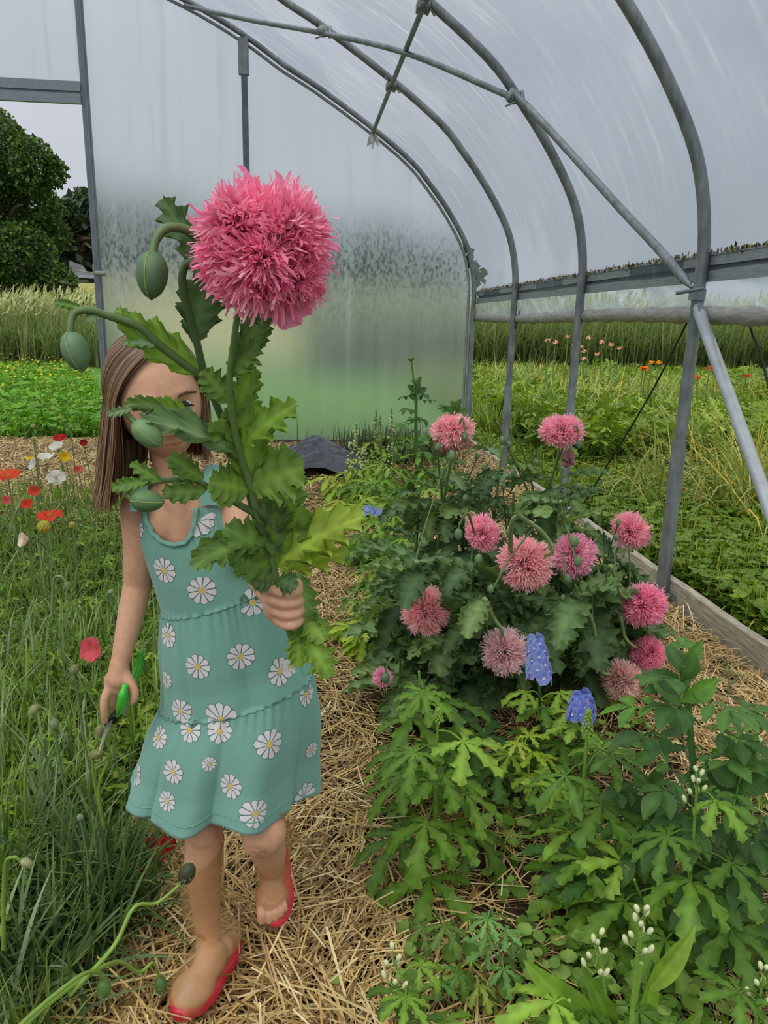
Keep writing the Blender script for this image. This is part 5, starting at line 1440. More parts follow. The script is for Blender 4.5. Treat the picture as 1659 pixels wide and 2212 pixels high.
# ================================================================ THE GIRL
GK = .93
def Pg(px, py, Y): return P(px, py, Y * GK)
GB = np.array([-0.12, 1.21, 0.0])
girl = thing('person', 'young girl in teal daisy dress and clear boots, holding up a giant poppy', 'person', GB)
def capsule(mb, pts, rad, n=20, flat=1.0, sub=6):
    p = catmull(pts, sub); rad = np.array(rad) * GK; r = np.interp(np.linspace(0, 1, len(p)), np.linspace(0, 1, len(rad)), rad)
    tube(mb, p, r, n, flat=flat)
    ellipsoid(mb, p[0], (r[0],) * 3, nu=n, nv=12); ellipsoid(mb, p[-1], (r[-1],) * 3, nu=n, nv=12)
def gs(a, b): return np.exp(-(a * a + b * b))
# head frame: side (image right), up, forward
yaw, roll, pitch = math.radians(20), math.radians(12.5), math.radians(6)
Fh = np.array([math.sin(yaw) * math.cos(pitch), -math.cos(yaw) * math.cos(pitch), -math.sin(pitch)])
U0 = unit(np.array([-math.sin(roll), 0, math.cos(roll)])); U0 = unit(U0 - Fh * np.dot(U0, Fh)); S0 = np.cross(Fh, U0) * -1
if S0[0] < 0: S0 = -S0
HC = Pg(342, 862, 1.33)
HA = GK * 1.05 * np.stack([S0, Fh, U0], 1)      # local x = image right, y = forward, z = up
def head_fn(D, X):
    x = D[:, 0] * .070; y = D[:, 1] * .090; z = D[:, 2] * .100
    lo = np.clip(-D[:, 2], 0, 1); 
    x = x * (1 - .30 * lo ** 1.6); y = np.where(D[:, 1] > 0, y * (1 - .06 * lo), y * (1 - .45 * lo))
    z = np.where(D[:, 2] > 0, z * .97, z)
    front = np.clip(D[:, 1], 0, 1) ** .5
    f = 0 * x
    y = np.where(D[:, 1] > 0, y * (1 - .0 * lo), y)
    for s in (-1, 1):
        f += -.0085 * gs((x - s * .027) / .015, (z - .002) / .011) + .0035 * gs((x - s * .028) / .018, (z - .021) / .007)
        f += .0045 * gs((x - s * .010) / .0052, (z + .037) / .006) + .004 * gs((x - s * .034) / .02, (z + .036) / .022)
        f += .0022 * gs((x - s * .027) / .013, (z + .012) / .005)
    prof = np.interp(z, [-.050, -.043, -.036, -.020, 0.004, .02], [0, .006, .0155, .0095, .003, 0])
    f += prof * np.exp(-(x / .0085) ** 2)
    f += .0052 * gs(x / .017, (z + .0555) / .0035) + .006 * gs(x / .015, (z + .0650) / .0045) - .004 * gs(x / .019, (z + .0600) / .0018) + .006 * gs(x / .016, (z + .086) / .012)
    y = y + f * front * (D[:, 1] > 0)
    return np.stack([x, y, z], 1)
body = MB()
def ellb(mb, c, r, *a, **k): ellipsoid(mb, c, tuple(q * GK for q in r), *a, **k)
ellipsoid(body, HC, (1, 1, 1), HA, 128, 110, fn=head_fn)
for s in (-1, 1): ellipsoid(body, HC + HA @ np.array([s * .069, -.008, -.012]), (.008, .016, .024), HA, 12, 10)
NB_ = Pg(385, 1062, 1.345)
capsule(body, [HC + HA @ np.array([0, -.012, -.05]), Pg(372, 1015, 1.345), NB_], [.034, .031, .036])
SHR, SHL = Pg(302, 1100, 1.345), Pg(490, 1052, 1.345)
capsule(body, [Pg(318, 1092, 1.345), Pg(385, 1075, 1.345), Pg(474, 1056, 1.345)], [.030, .036, .030])
capsule(body, [Pg(392, 1085, 1.345), Pg(415, 1180, 1.345), Pg(445, 1320, 1.34), Pg(490, 1500, 1.35)], [.052, .062, .060, .062], flat=1.0)
for q in (Pg(362, 1130, 1.325), Pg(428, 1118, 1.325)): ellb(body, q, (.042, .034, .05), nu=20, nv=14)
ellb(body, Pg(500, 1520, 1.36), (.085, .065, .06), nu=24, nv=16)
# her right arm (left in the photo)
capsule(body, [SHR, Pg(302, 1190, 1.35), Pg(298, 1262, 1.36)], [.034, .029, .0265])
capsule(body, [Pg(298, 1262, 1.36), Pg(284, 1325, 1.34), Pg(262, 1420, 1.31)], [.0265, .0245, .0175])
WR = Pg(258, 1435, 1.305)
capsule(body, [WR, Pg(256, 1466, 1.30)], [.0175, .021])
ellb(body, Pg(255, 1474, 1.298), (.026, .014, .026), nu=20, nv=14)
def finger(mb, pts, Ys, r0, r1): capsule(mb, [Pg(a, b, y) for (a, b), y in zip(pts, Ys)], [r0, (r0 + r1) / 2 * 1.02, r1], 12, sub=5)
finger(body, [(238, 1482), (226, 1512), (225, 1540), (226, 1558)], [1.295, 1.287, 1.285, 1.29], .0092, .0062)
finger(body, [(244, 1486), (240, 1518), (247, 1540), (256, 1546)], [1.30, 1.30, 1.315, 1.325], .0090, .0062)
finger(body, [(256, 1490), (252, 1516), (262, 1532), (271, 1530)], [1.305, 1.31, 1.33, 1.34], .0088, .0060)
finger(body, [(266, 1488), (268, 1508), (278, 1518), (284, 1512)], [1.31, 1.32, 1.335, 1.345], .0082, .0056)
finger(body, [(272, 1460), (286, 1484), (291, 1502), (286, 1516)], [1.295, 1.285, 1.28, 1.278], .0105, .0068)
# her left arm, reaching forward with the flower
capsule(body, [SHL, Pg(512, 1120, 1.31), Pg(540, 1215, 1.26)], [.034, .029, .027])
capsule(body, [Pg(540, 1215, 1.26), Pg(562, 1245, 1.18), Pg(586, 1290, 1.02 / GK)], [.027, .024, .0175])
ellb(body, Pg(594, 1302, .985 / GK), (.019, .024, .030), nu=20, nv=14)
FY = [1.0 / GK, .965 / GK, .95 / GK, .955 / GK, .975 / GK]
finger(body, [(566, 1270), (584, 1272), (612, 1282), (636, 1283), (648, 1274)], FY, .0084, .0064)
finger(body, [(572, 1292), (590, 1298), (616, 1306), (640, 1304), (653, 1296)], FY, .0084, .0064)
finger(body, [(578, 1312), (596, 1322), (620, 1330), (643, 1326), (655, 1312)], FY, .0082, .0062)
finger(body, [(588, 1330), (604, 1344), (624, 1352), (643, 1347), (654, 1330)], FY, .0082, .0060)
finger(body, [(590, 1262), (612, 1252), (632, 1256), (645, 1262)], [1.0 / GK, 1.0 / GK, .985 / GK, .975 / GK], .0105, .0072)
# legs
capsule(body, [Pg(462, 1580, 1.36), Pg(444, 1720, 1.33), Pg(440, 1800, 1.30)], [.055, .044, .036])
capsule(body, [Pg(440, 1800, 1.30), Pg(438, 1870, 1.315), Pg(444, 1950, 1.33), Pg(452, 2040, 1.325)], [.036, .036, .030, .0235])
ellb(body, Pg(438, 1800, 1.285), (.030, .026, .032), nu=16, nv=12)
RT = PZ(424, 2128, .052); RHL = PZ(484, 2052, .052)
d1_ = unit(np.array([RT[0] - RHL[0], RT[1] - RHL[1], 0])); s1_ = np.array([-d1_[1], d1_[0], 0]); s1_ = s1_ if s1_[0] > 0 else -s1_
capsule(body, [Pg(454, 2045, 1.325), RHL + (0, 0, .005)], [.024, .022])
capsule(body, [Pg(452, 2050, 1.32), (RT + RHL) / 2 + (0, 0, .018), RT], [.030, .034, .026], flat=.85)
ellb(body, (RT + RHL) / 2 * np.array([1, 1, 0]) + np.array([d1_[0] * .052, d1_[1] * .052, .054]), (.041, .047, .024), np.stack([s1_, d1_, np.array([0, 0, 1.])], 1), nu=24, nv=14)
KN = Pg(570, 1798, 1.255)
capsule(body, [Pg(535, 1580, 1.36), Pg(556, 1700, 1.32), KN], [.058, .050, .043])
ellb(body, Pg(566, 1812, 1.25), (.038, .034, .036), nu=18, nv=12)
AN = Pg(588, 1880, 1.42)
capsule(body, [KN, Pg(580, 1840, 1.33), AN], [.039, .036, .025])
TO = Pg(584, 1950, 1.38)
capsule(body, [AN, (AN + TO) / 2 + (0, -.004, .002), TO], [.0255, .026, .016])
ellb(body, Pg(587, 1938, 1.385), (.037, .020, .040), nu=18, nv=12)
for (a, b), (c, d), rr in (((563, 1955), (565, 1988), .0102), ((580, 1957), (582, 1990), .0076), ((593, 1955), (596, 1984), .0070), ((604, 1951), (608, 1975), .0066), ((613, 1945), (617, 1964), .0062)):
    finger(body, [(a, b), ((a + c) / 2, (b + d) / 2), (c, d)], [1.365, 1.345, 1.345], rr, rr * .9)
MOUTH = HC + HA @ np.array([0, .096, -.0605])
def skin_mat():
    m, n, out = mat('skin')
    tcn = nd(n, 'TexCoord')
    sub = nd(n, 'VectorMath', operation='SUBTRACT'); n.links.new(tcn.outputs['Object'], sub.inputs[0]); sub.inputs[1].default_value = tuple(MOUTH)
    cmb = nd(n, 'CombineXYZ')
    for i, (ax, s) in enumerate(((HA[:, 0], 1 / .020), (HA[:, 1], 1 / .03), (HA[:, 2], 1 / .0085))):
        d = nd(n, 'VectorMath', operation='DOT_PRODUCT'); n.links.new(sub.outputs[0], d.inputs[0]); d.inputs[1].default_value = tuple(ax * s); n.links.new(d.outputs['Value'], cmb.inputs[i])
    ln = nd(n, 'VectorMath', operation='LENGTH'); n.links.new(cmb.outputs[0], ln.inputs[0])
    lips = ramp(n, ln.outputs['Value'], [(0.75, (1, 1, 1)), (1.0, (0, 0, 0))])
    base = ramp(n, noise(n, 12, 4), [(0.3, lin((206, 158, 126))), (0.7, lin((218, 172, 140)))])
    base = mixc(n, base, ramp(n, noise(n, 90, 3), [(0.3, (.94, .9, .88)), (0.6, (1.03, 1.02, 1.0))]), 1.0, 'MULTIPLY')
    c = mixc(n, base, lin((206, 128, 120)), lips)
    # grubby knee
    s2 = nd(n, 'VectorMath', operation='DISTANCE'); n.links.new(tcn.outputs['Object'], s2.inputs[0]); s2.inputs[1].default_value = tuple(Pg(560, 1838, 1.22))
    kn = ramp(n, s2.outputs['Value'], [(0.008, (.55, .55, .55)), (0.022, (0, 0, 0))])
    dirt = mixc(n, kn, ramp(n, noise(n, 110, 3), [(0.4, (0, 0, 0)), (0.6, (1, 1, 1))]), 1.0, 'MULTIPLY')
    c = mixc(n, c, lin((110, 76, 58)), dirt)
    p = nd(n, 'BsdfPrincipled'); n.links.new(c, p.inputs['Base Color']); p.inputs['Roughness'].default_value = .5; p.inputs['Specular IOR Level'].default_value = .35
    p.inputs['Subsurface Weight'].default_value = .25; p.inputs['Subsurface Radius'].default_value = (1, .35, .2); p.inputs['Subsurface Scale'].default_value = .006
    n.links.new(bump(n, noise(n, 400, 2), .1, .0005), p.inputs['Normal'])
    n.links.new(p.outputs[0], out.inputs['Surface']); return m
MAT_skin = skin_mat()
bo = body.build('body', MAT_skin, girl)
rm = bo.modifiers.new('one_surface', 'REMESH'); rm.mode = 'VOXEL'; rm.voxel_size = .0026; rm.use_smooth_shade = True
sm = bo.modifiers.new('soften', 'SMOOTH'); sm.factor = .5; sm.iterations = 4
# eyes
for s in (-1, 1):
    c = HC + HA @ np.array([s * .0265, .0722, -.003])
    mb = MB(); ellipsoid(mb, c, (.0118,) * 3, HA[:, [0, 2, 1]], 24, 18, lin((226, 220, 214)))
    V = mb.V[0]; q = (V - c) @ HA; gz = unit(unit(np.array([0, 0, CAM_H]) - c) + np.array([0, 0, .22])); ang = np.arccos(np.clip(unit(V - c) @ gz, -1, 1))
    col = np.where(ang[:, None] < .36, lin((12, 10, 10)), np.where(ang[:, None] < .72, lin((60, 52, 46)), lin((196, 186, 178)))); mb.C[0] = col
    mb.build('eye', solid('eye_wet', (1, 1, 1), .12, attr=True), girl)
    mb = MB(); t = np.linspace(-1, 1, 15)
    arc = np.stack([s * .0265 + .0135 * t, .0855 - .006 * t ** 2, -.0035 + .0058 * (1 - t ** 2)], 1) @ HA.T + HC
    tube(mb, arc, .0016 * (1.2 - .6 * t ** 2), 6, lin((34, 24, 20)))
    arc2 = np.stack([s * .0265 + .0145 * t, .0835 - .007 * t ** 2, .0035 + .0058 * (1 - t ** 2)], 1) @ HA.T + HC
    mb.build('eyelashes', MAT_stem, girl)
    mb = MB(); rr = np.random.default_rng(3)
    for i in range(150):
        u = rr.uniform(-1, 1); a = np.array([s * .029 + .0165 * u, .0895 - .006 * u ** 2, .0165 + .0035 * (1 - u ** 2) + rr.normal(0, .0013)])
        b = a + np.array([s * .005, .0004, .0008]); tube(mb, [HC + HA @ a, HC + HA @ b], .0003, 3, lin((120, 84, 58)), caps=False)
    mb.build('eyebrow', MAT_stem, girl)
# hair
def hair():
    r = np.random.default_rng(5); mb = MB()
    def scalp(D, X): return np.stack([D[:, 0] * .0755, D[:, 1] * .095 - .004, D[:, 2] * .1035 + .002], 1)
    # cap under the strands, open at the face
    th = np.linspace(0, 1, 26); ph = np.linspace(-np.pi, np.pi, 60, endpoint=False)
    lim = np.where(abs(ph) < 1.02, .62 + .25 * (abs(ph) / 1.02) ** 3, 2.15)    # ph=0 is the face
    lim = np.interp(abs(ph), [0, .6, .95, 1.15, 1.4, 3.14], [.66, .74, 1.0, 1.9, 2.2, 2.3])
    A = th[:, None] * lim[None]
    D = np.stack([np.sin(A) * np.sin(ph)[None], np.sin(A) * np.cos(ph)[None], np.cos(A)], -1).reshape(-1, 3)
    mb.add(HC + scalp(D, D) @ HA.T, ring_faces(26, 60), lin((62, 42, 30)))
    cols = [(118, 88, 60), (100, 74, 50), (138, 106, 74), (84, 60, 42), (154, 122, 86)]
    k = 3200; seg = 22
    for i in range(k):
        side = -1 if r.uniform() < .56 else 1
        f = r.uniform(0, 1)
        az = side * (1.04 + f * 2.1)                     # where it hangs, 0 = face
        # root near the parting, slightly to the right of the crown
        pr = f + r.normal(0, .04)
        rootA = .62 * (1 - pr) + .55 * max(pr - .5, 0); rootAz = (0.22 if side > 0 else 0.10) if pr < .5 else np.pi - .2
        r0 = np.array([math.sin(rootA) * math.sin(rootAz) + .10, math.sin(rootA) * math.cos(rootAz), math.cos(rootA)])
        r0 = unit(r0)
        d1 = np.array([math.sin(az), math.cos(az), 0.05 + (.12 if f < .25 else 0)]); d1 = unit(d1)
        lift = 1.0 + r.uniform(0.0, .10)
        t = np.linspace(0, 1, 12)
        om = math.acos(np.clip(np.dot(r0, d1), -1, 1)); Dd = (np.sin((1 - t) * om)[:, None] * r0 + np.sin(t * om)[:, None] * d1) / math.sin(om)
        pts = scalp(Dd, Dd) * lift
        pts = HC + pts @ HA.T
        e = pts[-1]
        L = (.155 if side < 0 else .112) + .02 * f + r.normal(0, .008)
        out = unit(np.array([e[0] - HC[0], e[1] - HC[1], 0]))
        tt = np.linspace(0, 1, 11)[1:, None]
        flare = r.uniform(-.004, .016) * (1.3 if side < 0 else .3)
        fall = e + np.array([0, 0, -1.0]) * L * tt + out * (flare * tt + .005 * np.sin(tt * 3.1) * (1 - 2 * r.uniform())) + np.array([-.010, 0, 0]) * (side < 0) * tt ** 2
        pp = np.vstack([pts, fall])
        wd = r.uniform(.0009, .0018) * np.concatenate([np.linspace(.8, 1, 8), np.ones(8), np.linspace(1, .25, 6)])
        T = unit(np.gradient(pp, axis=0)); N = unit(pp - HC + 1e-6); N[:, 2] *= .3; S = unit(np.cross(T, N)); 
        ax = unit(S + .3 * r.normal(0, 1, 3)) 
        V = np.stack([pp - ax * wd[:, None], pp + N * .0006, pp + ax * wd[:, None]], 1).reshape(-1, 3)
        c = pick(r, cols, 1, .12)[0]
        g = np.repeat(np.linspace(.8, 1.25, 22), 3)[:, None]
        mb.add(V, ring_faces(22, 3, False), c * g)
    # a few loose hairs across
    m, n, out = mat('brown_hair')
    a = nd(n, 'Attribute', attribute_name='Col'); p = nd(n, 'BsdfPrincipled'); n.links.new(a.outputs['Color'], p.inputs['Base Color'])
    p.inputs['Roughness'].default_value = .42; p.inputs['Specular IOR Level'].default_value = .5; p.inputs['Anisotropic'].default_value = .4
    n.links.new(p.outputs[0], out.inputs['Surface'])
    mb.build('hair', m, girl)
hair()

# dress: rings from bodice to hem, gathered in tiers
RING = [  # left px, right px, left Y, right Y, half depth
    ((296, 1088), (508, 1076), 1.345, 1.345, .064),
    ((303, 1170), (542, 1165), 1.345, 1.34, .076),
    ((328, 1245), (560, 1225), 1.345, 1.335, .080),
    ((350, 1318), (600, 1245), 1.345, 1.335, .082),
    ((351, 1326), (603, 1252), 1.345, 1.335, .083),
    ((352, 1430), (640, 1385), 1.35, 1.345, .098),
    ((350, 1520), (670, 1450), 1.355, 1.35, .108),
    ((350, 1528), (672, 1456), 1.355, 1.35, .109),
    ((318, 1612), (676, 1560), 1.36, 1.355, .122),
    ((283, 1712), (674, 1690), 1.365, 1.36, .136)]
RV = np.array([0, .13, .24, .345, .36, .52, .665, .68, .83, 1.0])
TH = np.linspace(0, 2 * np.pi, 360, endpoint=False)      # 0 = image right, pi/2 = towards the camera
def dress_pt(v, th, lift=0.0):
    v = np.asarray(v, float)
    L = np.array([Pg(*a[0], a[2]) for a in RING]); R = np.array([Pg(*a[1], a[3]) for a in RING]); d = np.array([a[4] for a in RING])
    def ip(A): return np.stack([np.interp(v, RV, A[:, i]) for i in range(3)], -1)
    l, rr = ip(L), ip(R); dd = np.interp(v, RV, d) * GK
    C = (l + rr) / 2; H = (rr - l) / 2
    tier = np.where(v < .352, 0, np.where(v < .672, 1, 2))
    t0 = np.array([.10, .352, .672])[tier]; t1 = np.array([.352, .672, 1.0])[tier]
    s = np.clip((v - t0) / (t1 - t0), 0, 1)
    # gathers: fine near the seam, opening into a few broad folds
    fine = np.sin(th * 44 + 3 * np.sin(th * 5)) * np.exp(-s * 7) * np.array([.0010, .0022, .0024])[tier] * (s < 1)
    A = np.array([.0022, .0085, .021])[tier]
    ph = np.array([0.4, 1.3, 0.2])[tier]
    fold = ((np.abs(np.sin(th * 4 + ph + .5 * np.sin(th * 2 + 1))) ** .75 - .62) * 1.0 + .25 * np.sin(th * 11 + ph * 2)) * A * 1.35 * s ** 1.0
    med = np.sin(th * 19 + 2 * np.sin(th * 3) + ph) * np.array([.0008, .0016, .002])[tier] * np.clip(s * 3, 0, 1) * np.exp(-s * 1.5)
    puff = np.array([0, .0045, .0065])[tier] * np.sin(np.pi * np.clip(s * 1.4, 0, 1)) + np.array([0, .002, .003])[tier]
    front = np.clip(np.sin(th), 0, 1)
    k = fine + fold + med + puff + lift
    hl = np.linalg.norm(H, axis=-1)
    X = C + H * (np.cos(th) * (1 + k / hl))[..., None] + np.array([0, -1, 0]) * ((dd + k) * np.sin(th))[..., None]
    lift_leg = np.exp(-((th - 1.22) / .42) ** 2) * np.clip((v - .55) / .45, 0, 1)
    X[..., 1] -= .024 * lift_leg; X[..., 2] += .016 * lift_leg
    X[..., 2] += -.006 * s * (tier == 2) * np.sin(th * 7 + .5)
    return X
def bodice_top(th):
    """v at which the bodice starts, deeper under the scoop neck"""
    x = np.cos(th); f = np.sin(th)
    scoop = np.interp(x, [-1, -.86, -.80, -.74, -.62, -.45, -.25, -.05, .08, .20, .28, .33, .6, .9, 1], [.10, .0, -.02, .03, .075, .098, .105, .098, .075, .035, 0, -.02, -.02, .05, .10])
    back = np.full_like(x, -.02) + .06 * np.exp(-(x / .5) ** 2)
    return np.where(f > 0, scoop, np.where(abs(x) > .8, .10, back))
def build_dress():
    mb = MB(); cloth = np.array(lin((120, 168, 152)))
    v0 = bodice_top(TH)
    rows = []
    for s in np.linspace(0, 1, 26): rows.append(dress_pt(v0 + (.352 - v0) * s, TH))
    cc = np.ones((26, 360, 3)) * cloth; cc[0:2] *= .9
    mb.add(np.array(rows), ring_faces(26, 360), cc.reshape(-1, 3))
    for a, b in ((.3525, .672), (.6725, 1.0)):
        rows = [dress_pt(np.full(360, v), TH) for v in np.linspace(a, b, 44)]
        if b == 1.0: rows += [dress_pt(np.full(360, 1.0), TH, -.002), dress_pt(np.full(360, .97), TH, -.003)]
        mb.add(np.array(rows), ring_faces(len(rows), 360), cloth)
    # seams
    for v, lf in ((.352, .0012), (.672, .0016), (.968, .0006)):
        q = dress_pt(np.full(360, v), TH, lf); q = np.vstack([q, q[:1]])
        tube(mb, q, .0009, 5, cloth * (.72 if v < .9 else .95), caps=False)
    # neckline binding
    nk = TH[(np.sin(TH) > .02) & (np.cos(TH) > -.81) & (np.cos(TH) < .34)]
    q = dress_pt(bodice_top(nk), nk, .0012); tube(mb, q, .0046, 8, cloth * .93, flat=.5)
    # straps over the shoulders
    for (a, b, c, w) in (((300, 1090), (299, 1062), (306, 1040), .014), ((454, 1078), (462, 1040), (466, 1012), .017)):
        F0, F1, F2 = Pg(*a, 1.285), Pg(*b, 1.30), Pg(*c, 1.345); B0 = F0 + np.array([0, .12, .0]); 
        pth = catmull([F0 - (0, 0, .012), F1, F2 + (0, 0, .004), F2 + np.array([0, .04, -.012]), B0], 6)
        V = np.stack([pth - np.array([w, 0, 0]), pth + np.array([0, -.002, .003]), pth + np.array([w, 0, 0])], 1).reshape(-1, 3)
        mb.add(V, ring_faces(len(pth), 3, False), cloth)
    # printed daisies lying in the cloth surface
    Vs = np.concatenate(mb.V); Fs = np.concatenate([f for f, _ in mb.Q[:3]])
    bvh = BVHTree.FromPolygons([Vector(v) for v in Vs], [tuple(int(i) for i in f) for f in Fs])
    def daisy(c, nrm, R, rot, lobes, rr):
        B = basis(unit(np.cross(nrm, (0.3, 1, .2))), nrm)
        e1, e2 = B[:, 0], B[:, 1]
        def drop(q, off):
            h = bvh.ray_cast(Vector(q + nrm * .02), Vector(-nrm), .05)
            if h[0] is None: return None
            n2 = np.array(h[1]);
            if np.dot(n2, nrm) < 0: n2 = -n2
            return np.array(h[0]) + n2 * off
        tl = np.linspace(0, 1, 9); uu = np.linspace(-1, 1, 5)
        for i in range(lobes):
            a = rot + i * 2 * np.pi / lobes
            d = e1 * math.cos(a) + e2 * math.sin(a); s = -e1 * math.sin(a) + e2 * math.cos(a)
            Rl = R * rr.uniform(.94, 1.04)
            for off, mw, colr in ((.00035, 1.0, (92, 118, 106)), (.0007, .84, (216, 212, 211))):
                V = []
                ok = True
                for t in tl:
                    w = math.pi / lobes * Rl * .92 * (math.sin(min(1, t * 1.12 + .16) * math.pi / 2)) * (1 if t < .8 else math.sqrt(max(0, 1 - ((t - .8) / .2) ** 2)) * .98 + .02) * mw * (.35 + .65 * t)
                    rad = Rl * (.14 + .86 * t * (1 if mw == 1 else .97))
                    for u in uu:
                        q = drop(c + d * rad + s * u * w, off)
                        if q is None: ok = False; break
                        V.append(q)
                    if not ok: break
                if ok:
                    g = np.array(V).reshape(9, 5, 3); ok = max(np.abs(np.diff(g, axis=0)).max(), np.abs(np.diff(g, axis=1)).max()) < .0085
                if ok: mb.add(V, ring_faces(9, 5, False), np.array(lin(colr)))
        V = []; 
        for t in (0, .5, 1):
            for i in range(14):
                a = i * 2 * np.pi / 14; q = drop(c + (e1 * math.cos(a) + e2 * math.sin(a)) * R * .22 * t, .0010)
                if q is None: return
                V.append(q)
        mb.add(V, ring_faces(3, 14), np.array(lin((214, 186, 104))))
    rr = np.random.default_rng(8)
    spots = [(425, 1124, 36), (355, 1232, 30), (436, 1275, 33), (545, 1302, 30), (300, 1140, 24), (362, 1372, 28), (519, 1418, 31), (428, 1440, 29), (604, 1450, 32), (625, 1440, 22), (390, 1536, 26), (358, 1468, 20), (479, 1555, 34), (410, 1578, 26), (474, 1580, 28), (582, 1608, 33), (343, 1594, 24), (296, 1670, 26), (375, 1668, 26), (362, 1730, 22), (498, 1698, 27), (552, 1758, 31), (655, 1722, 32), (661, 1500, 26), (672, 1620, 18), (452, 1650, 16)]
    o = Vector((0, 0, CAM_H))
    for (px, py, s) in spots:
        d = Vector(ray(px, py)).normalized(); h = bvh.ray_cast(o, d, 3)
        if h[0] is None: continue
        n2 = np.array(h[1]); 
        if np.dot(n2, np.array(d)) > 0: n2 = -n2
        # smooth out the fold direction
        n2 = unit(n2 * .6 + unit(np.array([n2[0], n2[1] * 1.0, 0.05])) * .4)
        daisy(np.array(h[0]), n2, s * 1.0 * h[3] / F_PX * .98, rr.uniform(0, 6.28), 10, rr)
    for i in range(16):
        th = rr.uniform(np.pi * 1.08, np.pi * 1.92); v = rr.uniform(.15, .95); c = dress_pt(np.array([v]), np.array([th]))[0]
        n2 = unit(np.array([math.cos(th), -math.sin(th), 0.05])); daisy(c, n2, .024, rr.uniform(0, 6), 10, rr)
    m, n, out = mat('teal_jersey')
    a = nd(n, 'Attribute', attribute_name='Col'); c = mixc(n, a.outputs['Color'], ramp(n, noise(n, 300, 3), [(.3, (.93,) * 3), (.7, (1.05,) * 3)]), 1.0, 'MULTIPLY')
    p = nd(n, 'BsdfPrincipled'); n.links.new(c, p.inputs['Base Color']); p.inputs['Roughness'].default_value = .9; p.inputs['Sheen Weight'].default_value = .25; p.inputs['Specular IOR Level'].default_value = .15
    n.links.new(bump(n, noise(n, 45, 5), .35, .003), p.inputs['Normal'])
    n.links.new(p.outputs[0], out.inputs['Surface'])
    mb.build('dress', m, girl)
build_dress()

# boots: clear shaft and foot over a red sole
def boot_mat():
    m, n, out = mat('clear_rubber')
    tr = nd(n, 'BsdfTransparent'); tr.inputs['Color'].default_value = (.97, .92, .82, 1)
    g = nd(n, 'BsdfPrincipled'); g.inputs['Base Color'].default_value = (*lin((186, 156, 112)), 1); g.inputs['Roughness'].default_value = .22; g.inputs['Specular IOR Level'].default_value = .6
    x = nd(n, 'MixShader'); fz = nd(n, 'LayerWeight'); fz.inputs['Blend'].default_value = .35
    dirt = ramp(n, noise(n, 18, 4), [(.42, (.20,) * 3), (.66, (.42,) * 3)])
    ad = nd(n, 'Math', operation='MAXIMUM'); n.links.new(dirt, ad.inputs[0])
    sc = nd(n, 'Math', operation='MULTIPLY'); n.links.new(fz.outputs['Facing'], sc.inputs[0]); sc.inputs[1].default_value = .55; n.links.new(sc.outputs[0], ad.inputs[1])
    n.links.new(ad.outputs[0], x.inputs[0]); n.links.new(tr.outputs[0], x.inputs[1]); n.links.new(g.outputs[0], x.inputs[2]); n.links.new(x.outputs[0], out.inputs['Surface'])
    return m
MAT_boot = boot_mat(); MAT_sole = solid('red_rubber_sole', lin((214, 34, 66)), .45, nscale=40, var=.12, coat=.2)
def loft(mb, rings, n=36, col=(1, 1, 1)):
    rings = [(c, s * GK, f * GK) for c, s, f in rings]
    """rings: (centre, side vec, front vec)"""
    a = np.linspace(0, 2 * np.pi, n, endpoint=False); V = []
    cs = catmull([r[0] for r in rings], 6); ss = catmull([r[1] for r in rings], 6); fs = catmull([r[2] for r in rings], 6)
    for c, s, f in zip(cs, ss, fs): V.append(c + np.cos(a)[:, None] * s + np.sin(a)[:, None] * f)
    mb.add(np.array(V), ring_faces(len(V), n), col)
def boot(rings, sole_c, sd, sn, sl, sw, label, rimr):
    bt = thing('boot', '', 'x', (0, 0, 0)); bt.parent = girl; bt.location = -Vector(girl['_base']); del bt['category']; bt['label'] = label
    bt['_base'] = [0, 0, 0]
    mb = MB(); loft(mb, rings)
    sl, sw = sl * GK, sw * GK
    c, s, f = rings[0]; s, f = s * GK, f * GK; a = np.linspace(0, 2 * np.pi, 37); tube(mb, c + np.cos(a)[:, None] * s + np.sin(a)[:, None] * f, rimr, 6, caps=False)
    mb.build('shaft', MAT_boot, bt)
    mb = MB(); a = np.linspace(0, 2 * np.pi, 48, endpoint=False)
    side = unit(np.cross(sd, sn)); x = np.cos(a); y = np.sin(a)
    wv = sw * (1 + .16 * x - .18 * np.exp(-((x + .15) / .35) ** 2))
    V = []
    for h, k in ((-.0, .95), (.004, 1.0), (.020, 1.0), (.024, .97)): V.append(sole_c + sd * (x * sl * k)[:, None] + side * (y * wv * k)[:, None] + sn * h)
    V.insert(0, V[0] * .02 + sole_c * .98); V.append(V[-1] * .02 + (sole_c + sn * .02) * .98)
    mb.add(np.array(V), ring_faces(6, 48)); 
    mb.build('sole', MAT_sole, bt, label='bright red rubber sole')
    return bt
ux = np.array([1., 0, 0]); uy = np.array([0, 1., 0])
d1 = unit(np.array([RT[0] - RHL[0], RT[1] - RHL[1], 0])); s1 = np.array([-d1[1], d1[0], 0])
if s1[0] < 0: s1 = -s1
sc1 = np.array([(RT[0] + RHL[0]) / 2 + d1[0] * .006, (RT[1] + RHL[1]) / 2 + d1[1] * .006, .030])
up = np.array([0, 0, 1.])
